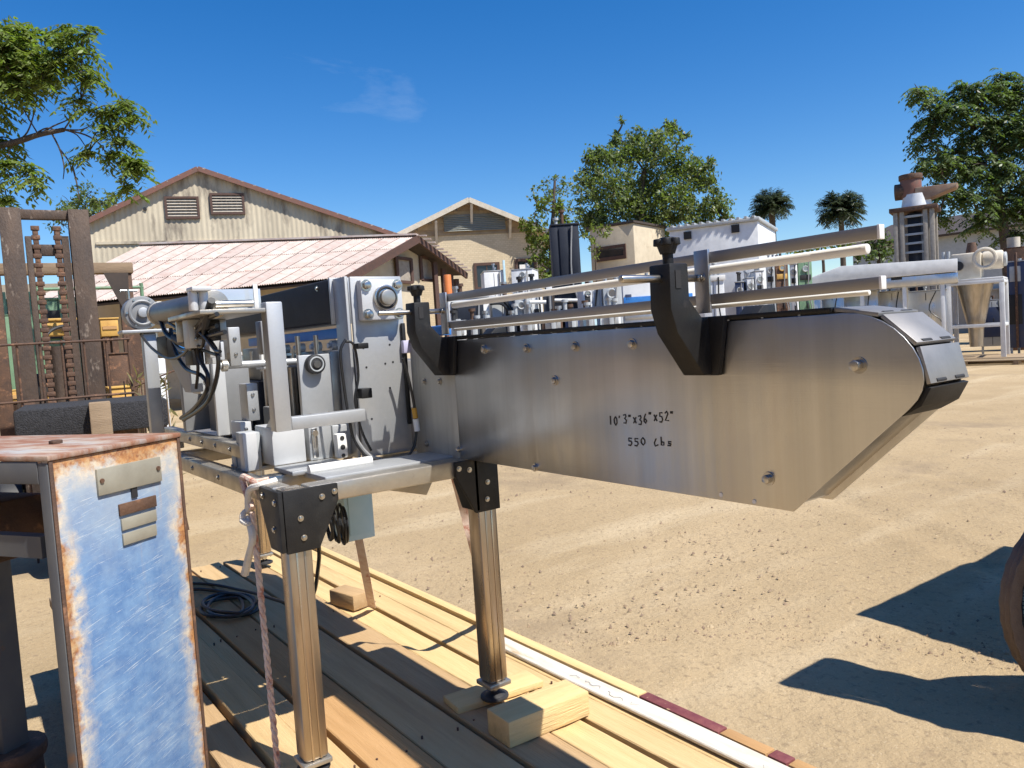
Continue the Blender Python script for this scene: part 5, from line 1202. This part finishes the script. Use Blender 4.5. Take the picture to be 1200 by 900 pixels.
for px in (5, 40, 76, 108): x = f.L(px, 380).x; f.build(MB().box(x - .05, x + .05, -.06, -.002, .3, r[3] + .12, .006), 'upright', 'green')
f.build(MB().box(r[0], r[1], -.05, -.002, r[3] - .55, r[3] - .15), 'dark_opening', 'dark')
boxpx('green_cabinet', 'small green cabinet at the foot of the left mast channel', 'cabinet', 2, 370, 17, 428, 8.9, 'green', .4, 0, tofloor=True)
boxpx('crate', 'dark brown crate low between mast and leaning post', 'crate', 128, 415, 150, 440, 8.6, 'rust', .4, tofloor=True)
f = Frame('gas_cylinder', 'pale grey gas cylinder half hidden behind the machine uprights', 'cylinder', 184, 8.2)
x0, x1, z0, z1 = f.rect(174, 396, 193, 436); r_ = (x1 - x0) / 2; xc = (x0 + x1) / 2
f.build(MB().cyl((xc, 0, 0), (xc, 0, z1), r_, n=24, bev=.03), 'body', 'wpaint'); f.build(MB().cyl((xc, 0, z1), (xc, 0, z1 + .1), r_ * .4, n=16), 'valve', 'bolt')
def handrail():
    f = Frame('handrail', 'thin green pipe handrail in front of the pink shed roof', 'handrail', 100, 9.5)
    z = f.L(100, 338).z; x0, x1 = f.L(40, 340).x, f.L(168, 335).x
    f.build(MB().cyl((x0, 0, z), (x1, 0, z), .02, n=10), 'top_pipe', 'green')
    for px in (42, 75, 166): x = f.L(px, 340).x; f.build(MB().cyl((x, 0, 0), (x, 0, z + .05), .022, n=10), 'pipe_post', 'green')
handrail()
def weeds():
    f = Frame('weed_clump', 'dry weeds growing at the foot of the leaning rusty post', 'plant', 172, 6.6)
    n = 260; a = f.L(150, 460); c = f.L(200, 460); P_ = np.stack([rng.uniform(a.x, c.x, n), rng.uniform(-.1, .3, n), rng.uniform(.02, f.L(172, 440).z, n)], 1)
    v, q = leafquads(P_, rng.normal(0, .6, (n, 3)) + [0, 0, .6], rng.normal(0, 1, (n, 3)), rng.uniform(.06, .14, n), rng.uniform(.012, .03, n)); npmesh('leaves', v, q, leafmat('dry_weed', (.2, .18, .08), (.3, .25, .12)), f.o)
    b = MB()
    for i in range(14): x = random.uniform(a.x, c.x); b.tube([(x, .1, 0), (x + random.uniform(-.05, .05), .1, f.L(172, 445).z)], .006, 5)
    s = b.build('stems', 'woodgrey', f.o); s['kind'] = 'stuff'
weeds()

# ================================================================ MACHINERY BEYOND THE CONVEYOR
def mach_box(name, label, cat, px0, ytop, px1, d, m, depth=.8, yaw=0., parts=(), legs=.3, base_y=None):
    f = Frame(name, label, cat, (px0 + px1) / 2, d, yaw)
    x0, x1, _, z1 = f.rect(px0, ytop, px1, ytop + 40)
    z0 = min(legs, z1 * .3); t = .012
    f.build(MB().box(x0, x1, 0, depth, z0, z1, .015), 'housing', m)
    f.build(MB().box(x0 - t, x1 + t, -t, depth + t, z1 + .002, z1 + .03, .006), 'top_plate', 'alulight' if m != 'navy' else 'navy')
    for x in (x0 + .06, x1 - .06):
        for y in (.06, depth - .06): f.build(MB().box(x - .03, x + .03, y - .03, y + .03, 0, z0 - .001, .004), 'leg', 'gpaint')
    wd = x1 - x0; rr_ = random.Random(label)
    for q in range(2):
        x = x0 + wd * rr_.uniform(.15, .85); y = rr_.uniform(.1, depth - .1); hh = rr_.uniform(.05, .22) * min(1, z1 / 2)
        f.build(MB().cyl((x, y, z1 + .03), (x, y, z1 + .03 + hh), .03, n=10).cyl((x, y, z1 + .03 + hh), (x, y, z1 + .07 + hh), .05, n=10), 'pipe_stub', rr_.choice(['alu', 'rust', 'gpaint', 'rubber']))
    f.build(MB().tube([(x0 + wd * .9, -.03, z0 + .05), (x0 + wd * .9, -.03, z1 * .55), (x0 + wd * rr_.uniform(.5, .8), -.035, z1 * .75), (x0 + wd * .75, -.03, z1 - .02)], .014, 6, 4), 'conduit', rr_.choice(['cable', 'cablegrey']))
    f.build(MB().box(x0 + wd * .48, x0 + wd * .5, -.004, -.0005, z0 + .04, z1 - .05), 'door_seam', 'dark')
    f.build(MB().box(x0 + wd * .53, x0 + wd * .53 + .03, -.05, -.001, z1 * .6, z1 * .6 + .14, .004), 'handle', 'rubber')
    for pt in parts:
        k = pt[0]
        if k == 'panel':
            a = f.rect(*pt[1:5], -.01); f.build(MB().box(a[0], a[1], -.02, -.001, a[2], a[3], .004), 'panel', pt[5])
        elif k == 'port':
            c = f.L(pt[1], pt[2], -.02); r = pt[3] * d / F; o = f.build(MB().torus((c.x, -.02, c.z), (0, 1, 0), r, r * .25, 24, 8), 'port_ring', pt[4] if len(pt) > 4 else 'gpaint'); f.build(MB().cyl((c.x, -.018, c.z), (c.x, -.001, c.z), r * .8, n=20), 'port_face', 'bolt', o)
        elif k == 'shaft':
            a = f.L(pt[1], pt[2], -.08); c = f.L(pt[3], pt[2], -.08); f.build(MB().cyl((a.x, -.08, a.z), (c.x, -.08, c.z), pt[4] * d / F, n=14), 'shaft', 'white')
        elif k == 'hose':
            f.build(MB().tube([f.L(x, y, -.08) for x, y in pt[1]], .025, 7, 5), 'hose', 'cable')
        elif k == 'post':
            a = f.L(pt[1], pt[2], -.03); f.build(MB().box(a.x - .03, a.x + .03, -.07, -.002, z0, a.z, .004), 'post', pt[3])
    return f, (x0, x1, z0, z1)
mach_box('control_cabinet', 'black screened control panel with white frame beyond the lower guide rail', 'control panel', 526, 350, 574, 11.4, 'wpaint', .3, .1, [('panel', 529, 353, 567, 379, 'navy'), ('panel', 530, 384, 548, 396, 'gpaint')])
mach_box('yard_machine', 'pale grey housing with hose loops beside the black control panel', 'machine', 577, 349, 602, 11.5, 'gpaint', .6, .1, [('hose', [(576, 352), (585, 350), (596, 358), (602, 372)]), ('hose', [(574, 356), (588, 356), (598, 366)]), ('panel', 580, 380, 596, 398, 'wpaint')])
mach_box('yard_machine', 'grey gearbox housing with a single round port next to a white stub shaft', 'machine', 604, 345, 622, 11.3, 'gpaint', .5, .1, [('port', 611, 358, 4)])
mach_box('yard_machine', 'white narrow housing carrying a stub shaft into a dark clutch', 'machine', 623, 341, 636, 11.6, 'wpaint', .5, 0, [('shaft', 620, 354, 640, 2.2), ('panel', 626, 362, 632, 370, 'dark')])
mach_box('yard_machine', 'dark clutch block machine next to the navy cabinet', 'machine', 637, 343, 648, 11.7, 'navy', .5, 0, [('panel', 640, 336, 647, 342, 'wpaint')])
f, r = mach_box('tall_cabinet', 'tall dark navy cabinet with narrow door seams rising above the guide rail', 'cabinet', 646, 264, 679, 13, 'navy', .7, .05, [('panel', 647.5, 267, 655, 345, 'navy'), ('panel', 657, 267, 667, 345, 'navy'), ('panel', 669, 267, 677.5, 345, 'navy'), ('shaft', 650, 352, 679, 2.0), ('panel', 658, 341, 662, 343, 'white')])
mach_box('yard_machine', 'pale slanted-sided housing with round valve next to a ported grey box', 'machine', 684, 335, 706, 11.6, 'wpaint', .5, .2, [('panel', 686, 345, 692, 362, 'dark'), ('port', 689, 344, 3, 'bolt'), ('panel', 697, 338, 703, 362, 'gpaint')])
mach_box('yard_machine', 'grey box housing with round port beside the blue striped machine', 'machine', 707, 331, 729, 11.5, 'gpaint', .5, .05, [('port', 717, 344, 5)])
mach_box('packing_machine', 'white machine with broad blue lower panels beyond the guide rails', 'machine', 730, 328, 815, 12.4, 'wpaint', .9, .15, [('panel', 731, 346, 812, 362, 'blue'), ('panel', 733, 345, 740, 352, 'darkblue'), ('panel', 732, 368, 770, 374, 'alu'), ('panel', 732, 378, 812, 392, 'blue')])
low = [(527, 547, 378, 'wpaint', 'squat white machine base seen below the black control panel'), (549, 563, 380, 'navy', 'squat dark base box below the hose loops'), (566, 578, 379, 'tanwall', 'squat tan crate below the pale grey housing'), (592, 606, 377, 'navy', 'squat dark box below the round-ported gearbox'), (610, 630, 372, 'wpaint', 'squat white base below the white stub shaft'), (636, 660, 371, 'rust', 'squat brown base below the dark clutch block'), (663, 680, 369, 'darkblue', 'squat deep blue box below the navy cabinet'), (684, 700, 368, 'skyblue', 'squat pale blue box below the slanted-sided housing'), (704, 728, 366, 'wpaint', 'squat white base below the ported grey box')]
for x0, x1, y0, m, lab in low: mach_box('yard_machine', lab, 'machine', x0, y0, x1, 10.9, m, .4, random.uniform(-.2, .2), [('post', (x0 + x1) / 2, y0 - 4, 'gpaint'), ('panel', x0 + 3, y0 + 5, x1 - 3, y0 + 14, 'gpaint')])
# tanks and things in front of the block building
mach_box('tank', 'white plastic tank by the block building windows', 'tank', 568, 318, 592, 22, 'wpaint', 1.0, .1, [('post', 590, 305, 'skyblue')])
mach_box('tank', 'small pale tank under the sapling by the block building', 'tank', 600, 316, 625, 24, 'wpaint', 1.0, -.2, [('port', 612, 322, 3)])
f = Frame('barrel', 'orange barrel under the open bay of the pink-roofed shed', 'barrel', 524, 20)
x0, x1, z0, z1 = f.rect(520, 322, 529, 338); f.build(MB().cyl(((x0 + x1) / 2, 0, 0), ((x0 + x1) / 2, 0, z1), (x1 - x0) / 2, n=20, bev=.02), 'body', 'orange'); f.build(MB().torus(((x0 + x1) / 2, 0, z1 * .66), (0, 0, 1), (x1 - x0) / 2, .015, 24, 6), 'hoop', 'orange')
# white container with ribbed roof
def container():
    f = Frame('container', 'large white box container with ribbed grey roof edge beyond the conveyor', 'container', 836, 21, yaw=-.22)
    a = f.L(784, 268); c = f.L(888, 262); z = (a.z + c.z) / 2
    f.build(MB().box(a.x, c.x, 0, 3, .25, z, .02), 'shell', 'wpaint'); rf = f.build(MB().box(a.x - .06, c.x + .06, -.08, 3.1, z + .002, z + .1, .02), 'roof', 'gpaint')
    n = 12
    for i in range(n): x = a.x + (c.x - a.x) * (i + .5) / n; f.build(MB().bar((x, -.1, z + .115), (x, 3.1, z + .115), .07, .05), 'roof_rib', 'gpaint', rf)
    for px, py in ((806, 276), (862, 268)): q = f.L(px, py); f.build(MB().box(q.x - .1, q.x + .1, -.05, -.002, q.z - .1, q.z + .1), 'vent', 'dark')
    for x in (a.x + .3, c.x - .3):
        for y in (.3, 2.7): f.build(MB().box(x - .1, x + .1, y - .1, y + .1, 0, .249), 'skid', 'rust')
container()
mach_box('tub', 'small white lidded tub on stand below the upper guide rail', 'tub', 824, 324, 849, 15, 'wpaint', .4, 0, [('panel', 823, 323, 850, 329, 'white')])
clut = [(862, 872, 331, 'darkblue', 'small blue pump unit beside the white lidded tub'), (876, 884, 326, 'wpaint', 'slim white bin beyond the small blue pump unit'), (886, 896, 318, 'wpaint', 'white upright canister between bin and grey drum'), (898, 908, 308, 'gpaint', 'tall grey drum next to the rusty orange winch'), (909, 924, 305, 'rust', 'rusty brown and orange winch unit amid the white machines'), (926, 934, 310, 'wpaint', 'white box beside the rusty winch unit'), (936, 952, 306, 'green', 'dark green pump set behind the white covered conveyor')]
for x0, x1, y0, m, lab in clut: mach_box('yard_machine', lab, 'machine', x0, y0, x1, 20, m, .6, random.uniform(-.3, .3), [('port', (x0 + x1) / 2, y0 + 9, 3, 'yellow' if m == 'rust' else 'gpaint'), ('panel', x0 + 1.5, y0 + 16, x1 - 1.5, y0 + 22, 'yellow' if m == 'rust' else 'dark')])
# stainless cabinets in a row
seams = [848, 868, 885, 905, 932, 962, 990, 1030, 1062, 1110]
labs = ['dull stainless cabinet %s' % s for s in ('behind the right black bracket', 'with a small dark gauge, next to the bracket', 'below the rusty winch unit', 'with dark valve, second from the winch', 'with wide plain door near the winch', 'below the tapered end of the white cover', 'below the middle of the white cover', 'just behind the conveyor nose', 'next to the hopper stand')]
for i, (a, c) in enumerate(zip(seams, seams[1:])):
    mach_box('steel_cabinet', labs[i], 'cabinet', a + .6, 346 - i * .6, c - .6, 22.5, 'steelfar', .9, -.1, [('panel', a + 3, 352, c - 3, 384, 'steelfar')] + ([('port', (a + c) / 2, 356, 3.5, 'dark')] if i in (1, 3) else []), .2)
def cover():
    f = Frame('covered_conveyor', 'long white covered conveyor on legs running to the hopper stand', 'conveyor', 1040, 21.5, yaw=-.06)
    L_ = f.L; y1 = 1.2
    a, c, e, g = L_(938, 330), L_(985, 312), L_(1122, 303), L_(1122, 318); h = L_(1122, 331); k = L_(938, 340)
    f.build(MB().prism([(a.x, a.z), (c.x, c.z), (e.x, e.z), (g.x, g.z), (c.x, g.z - .02), (a.x, a.z - .12)], 'y', -.05, y1, .01), 'cover', 'wpaint')
    f.build(MB().box(c.x - .8, e.x, 0, y1 - .05, h.z, g.z - .025, .01), 'side_channel', 'steelfar')
    x0, x1, z0, z1 = f.rect(1044, 321, 1057, 328, -.02); f.build(MB().box(x0, x1, -.02, -.002, z0, z1), 'slot', 'dark')
    for px in (960, 1010, 1060, 1105):
        x = f.L(px, 350).x
        for y in (.1, y1 - .15): f.build(MB().box(x - .05, x + .05, y - .05, y + .05, 0, h.z - .001, .005), 'leg', 'wpaint')
cover()
def hopper():
    f = Frame('hopper_stand', 'conical tarnished steel hopper hung in a white square stand with motor on top', 'hopper', 1144, 22, yaw=-.1)
    x0, x1 = f.L(1113, 370).x, f.L(1175, 370).x; zt_ = f.L(1144, 333).z; zm = f.L(1144, 384).z; dp = x1 - x0
    for x in (x0, x1):
        for y in (0, dp): f.build(MB().box(x - .06, x + .06, y - .06, y + .06, .16, zt_, .006), 'leg', 'wpaint')
    for z in (zt_, zm):
        for y in (0, dp): f.build(MB().box(x0 - .06, x1 + .06, y - .055, y + .055, z + .002, z + .1, .006), 'rail', 'wpaint')
        for x in (x0, x1): f.build(MB().box(x - .05, x + .05, .058, dp - .058, z + .004, z + .09, .006), 'rail', 'wpaint')
    xc = f.L(1140, 360).x; r0 = (f.L(1162, 345).x - f.L(1116, 345).x) / 2; yc = dp / 2; zb = f.L(1140, 395).z
    f.build(MB().cyl((xc, yc, zm - .05), (xc, yc, zt_ + .05), r0 * .42, r0, n=36), 'hopper_cone', 'coffeesteel'); f.build(MB().cyl((xc, yc, zb - .3), (xc, yc, zm - .048), r0 * .36, r0 * .42, n=28), 'outlet', 'coffeesteel')
    f.build(MB().box(x0 - .05, x1 + .05, -.05, dp + .05, zt_ + .102, zt_ + .16, .01), 'deck_plate', 'wpaint')
    # motor and gear on top
    z = zt_ + .16; cr = 'cream'
    f.build(MB().box(xc - .55, xc + .2, yc - .3, yc + .3, z, z + .75, .05), 'gear_case', cr)
    m = f.build(MB().cyl((xc + .22, yc, z + .5), (xc + .72, yc, z + .5), .26, n=28, bev=.05), 'motor', cr); f.build(MB().cyl((xc + .71, yc, z + .5), (xc + .80, yc, z + .5), .2, n=24, bev=.03), 'motor_cap', 'gpaint', m)
    f.build(MB().torus((xc + .3, yc - .42, z + .55), (0, 1, 0), .26, .05, 28, 8), 'handwheel', cr); f.build(MB().cyl((xc - .35, yc - .45, z + .4), (xc - .35, yc - .3, z + .4), .13, n=20), 'port', 'dark')
    f.build(MB().cyl((xc - .05, yc, z + .75), (xc - .05, yc, z + 1.05), .16, .1, n=18), 'filler_neck', 'rust')
    for dx in (-.75, -.62): f.build(MB().cyl((xc + dx, yc - .2, z), (xc + dx, yc - .2, z + .85), .05, n=10).box(xc + dx - .09, xc + dx + .09, yc - .28, yc - .12, z + .3, z + .45, .02), 'valve_stem', 'gpaint')
    f.build(MB().box(x0 - .3, x1 + .5, -.3, dp + .3, .10, .159, .01), 'skid_deck', 'woodgrey')
    for y in (-.2, dp / 2, dp + .2): f.build(MB().box(x0 - .3, x1 + .5, y - .08, y + .08, 0, .099), 'skid_runner', 'woodgrey')
hopper()
def tower():
    f = Frame('cyclone_tower', 'rusty topped pale cyclone separator tower on a dark braced frame', 'tower', 1070, 27, yaw=-.1)
    R = f.rect
    x0, x1, z0, z1 = R(1047, 247, 1096, 300)
    for x in (x0 + .08, x0 + .28, x1 - .28, x1 - .08):
        for y in (.0, 1.2): f.build(MB().box(x - .07, x + .07, y - .07, y + .07, 0, z1, .006), 'post', 'shutter')
    f.build(MB().box(x0 + .42, x1 - .42, .2, 1.0, 1.0, z1 - .05, .02), 'duct', 'navy')
    for i in range(5): z = z0 + (z1 - z0) * i / 5 + .1; f.build(MB().box(x0 + .3, x1 - .3, -.01, .1, z, z + .07), 'rung', 'gpaint')
    f.build(MB().box(x0 - .1, x1 + .1, -.15, 1.35, z1 + .002, z1 + .15, .01), 'platform', 'rust')
    a = R(1052, 222, 1092, 247); xm = (a[0] + a[1]) / 2; rr = (a[1] - a[0]) / 2
    f.build(MB().cyl((xm, .6, z1 + .152), (xm, .6, a[3] - .1), rr * .95, rr * .8, n=28), 'cyclone_body', 'wpaint')
    b_ = R(1058, 218, 1120, 236); f.build(MB().prism([(xm, b_[2]), (b_[1], b_[3] - .12), (b_[1] + .05, b_[3] + .02), (xm, b_[3] + .05)], 'y', .25, .95, .02), 'outlet_chute', mat('rust_stained_duct', (.36, .25, .17), .7, .1, (.24, .13, .08), 3))
    c = R(1052, 204, 1078, 221); xm2 = (c[0] + c[1]) / 2
    f.build(MB().cyl((xm2, .6, c[2] - .25), (xm2, .6, c[3]), (c[1] - c[0]) / 2, n=24, bev=.05), 'fan_motor', 'fascia'); f.build(MB().cyl((xm2, .6, c[3] - .12), (xm2, .6, c[3] + .06), (c[1] - c[0]) / 2 * 1.12, n=24, bev=.02), 'motor_cowl', 'rust')
    f.build(MB().cyl((xm2 - .5, .6, c[2]), (xm2 - .2, .6, c[2]), .28, n=18), 'bearing', 'rust')
tower()
mach_box('dark_machine', 'dark blue machine standing at the right of the hopper stand', 'machine', 1180, 305, 1235, 23, 'darkblue', 1., -.2, [('panel', 1183, 312, 1196, 330, 'gpaint'), ('panel', 1182, 345, 1198, 380, 'dark'), ('post', 1190, 296, 'rust')])
mach_box('dark_machine', 'grey steel chest low behind the hopper stand legs', 'machine', 1148, 352, 1178, 25, 'gpaint', 1., 0, [('panel', 1150, 360, 1174, 395, 'darkblue')])
f, r = boxpx('rusty_tank', 'reddish rusty tank showing above the dark blue machine', 'tank', 1176, 290, 1215, 312, 27, 'rust', 1.2, 0, tofloor=True)
f.build(MB().cyl((r[0] + .3, .5, r[3]), (r[0] + .3, .5, r[3] + .4), .2, n=16), 'neck', 'cream')
f = Frame('pallet', 'dark weathered pallet on the dirt in front of the dark blue machine', 'pallet', 1190, 20.5, yaw=-.1)
for i in range(7): f.build(MB().box(-1.3, 1.4, i * .17, i * .17 + .12, .11, .135), 'slat', 'woodgrey')
for x in (-1.25, 0, 1.3): f.build(MB().box(x - .05, x + .05, 0, 1.14, 0, .109), 'runner', 'woodgrey')
# low roof glimpsed behind the right tree
f = Frame('low_warehouse', 'low grey warehouse half hidden behind the right hand tree', 'building', 1150, 50, yaw=-.3)
f.build(MB().box(-8, 14, 0, 8, 0, f.L(1130, 272).z), 'wall', 'gpaint'); z = f.L(1130, 272).z; f.build(MB().slab([(-8.5, -.6, z), (14.5, -.6, z), (14.5, 8, z + 2), (-8.5, 8, z + 2)], .15), 'roof', 'roofdark')

# ================================================================ DRUM FAN AT THE RIGHT EDGE
def fan():
    g0 = onZ(1303, 833, 0); c = Vector((g0.x, g0.y, .418)); ax = Vector((.84, -.54, .04)).normalized()
    o = thing('drum_fan', 'large ribbed-rim drum fan with black mesh guard standing on the dirt', 'fan', (c.x, c.y, 0)); off = o.location
    u = ax.orthogonal().normalized(); w = ax.cross(u); Rr = .365
    def p(b, n, m, par=None): return b.build(n, m, par or o)
    t = bmesh.new(); g = []; n = 72; prof = [(.0, -.03), (.03, -.034), (.043, -.03), (.041, -.018), (.048, -.009), (.044, 0), (.048, .009), (.041, .018), (.043, .03), (.03, .034), (.0, .03)]
    for i in range(n):
        a = 2 * math.pi * i / n; d = u * math.cos(a) + w * math.sin(a); k = .004 if i % 2 else 0
        g.append([t.verts.new(c + d * (Rr + pr + k) + ax * h) for pr, h in prof])
    for i in range(n):
        for j in range(len(prof)): t.faces.new((g[i][j], g[(i + 1) % n][j], g[(i + 1) % n][(j + 1) % len(prof)], g[i][(j + 1) % len(prof)]))
    b = MB(off); b._add(t); rim = p(b, 'rim', mat('dusty_brown_rim', (.14, .1, .075), .6, .1, (.2, .15, .11), 12, bump=.3, bscale=120))
    for s in (-1, 1):
        b = MB(off); h = ax * .025 * s
        for i in range(28): b.torus(c + h, ax, .03 + i * .0128, .0022, 48, 4)
        for i in range(64):
            a = math.pi * 2 * i / 64; d = u * math.cos(a) + w * math.sin(a); b.cyl(c + h + d * .02, c + h + d * .365, .0022, n=4)
        q = p(b, 'mesh_guard', 'cable'); q['kind'] = 'stuff'
    for i in range(4):
        a = i * math.pi / 2; d = u * math.cos(a) + w * math.sin(a); e = ax.cross(d)
        p(MB(off).slab([c + d * .06 - e * .05 - ax * .015, c + d * .36 - e * .10 - ax * .02, c + d * .36 + e * .09 + ax * .02, c + d * .06 + e * .04 + ax * .015], .004), 'blade', 'gpaint')
    p(MB(off).cyl(c - ax * .02, c + ax * .20, .07, n=24, bev=.01), 'motor', 'rubber')
    sd = Vector((-ax.y, ax.x, 0)).normalized()
    for s in (-1, 1):
        q0 = c + sd * s * (Rr + .055); f0 = Vector((q0.x, q0.y, .02))
        q0 = c + sd * s * .2 - Vector((0, 0, .33)) + ax * .04; f0 = Vector((q0.x, q0.y, .016)); p(MB(off).tube([q0, q0 + ax * .06 - Vector((0, 0, .04)), f0 + ax * .12, f0 + ax * .4], .014, 8, 4), 'stand_leg', 'rubber')
fan()
def offcart():
    # cart shape added just outside the right frame edge, only to cast its shadow
    o = thing('shadow_cart', 'cart shape added outside the frame to cast the shadow beside the drum fan', 'cart', (-.75, 4.6, 0)); off = o.location
    MB(off).slab([(-1.33, 4.02, 1.42), (-.5, 3.95, 1.40), (-.45, 5.9, 1.42), (-1.28, 5.75, 1.46)], .03).build('tray', 'gpaint', o)
    MB(off).box(-1.0, -.3, 4.2, 5.7, .35, 1.38, .02).build('bin', 'gpaint', o)
    for x in (-.95, -.4):
        for y in (4.3, 5.5):
            MB(off).cyl((x, y - .04, .12), (x, y + .04, .12), .12, n=24, bev=.01).build('wheel', 'rubber', o); MB(off).box(x - .03, x + .03, y - .03, y + .03, .2, .352).build('fork', 'rust', o)
offcart()
def shadow_hand_truck():  # unseen stand-in shaped to throw the second shadow on the dirt
    o = thing('shadow_hand_truck', 'hand truck shape added outside the frame to cast the shadow below drum fan', 'hand truck', (-.85, 3.3, 0)); off = o.location
    MB(off).slab([(-1.0, 3.13, .6), (-1.0, 3.44, .6), (-1.09, 3.44, 1.445), (-1.09, 3.13, 1.445)], .02).build('back_plate', 'gpaint', o)
    for y in (3.12, 3.45):
        MB(off).tube([(-.85, y, .14), (-.98, y, .75), (-1.05, y, 1.3), (-1.10, y, 1.46)], .018, 8, 4).build('side_tube', 'rust', o)
        MB(off).cyl((-.84, y - .04, .13), (-.84, y + .04, .13), .13, n=24, bev=.02).build('wheel', 'rubber', o)
    MB(off).cyl((-1.10, 3.11, 1.46), (-1.10, 3.46, 1.46), .018, n=10).build('handle_bar', 'rust', o)
    MB(off).box(-1.0, -.72, 3.08, 3.49, .14, .17, .004).build('toe_plate', 'gpaint', o)
    MB(off).box(-.97, -.70, 3.13, 3.45, .1702, 1.1, .015).build('cargo_box', 'woodgrey', o)
shadow_hand_truck()
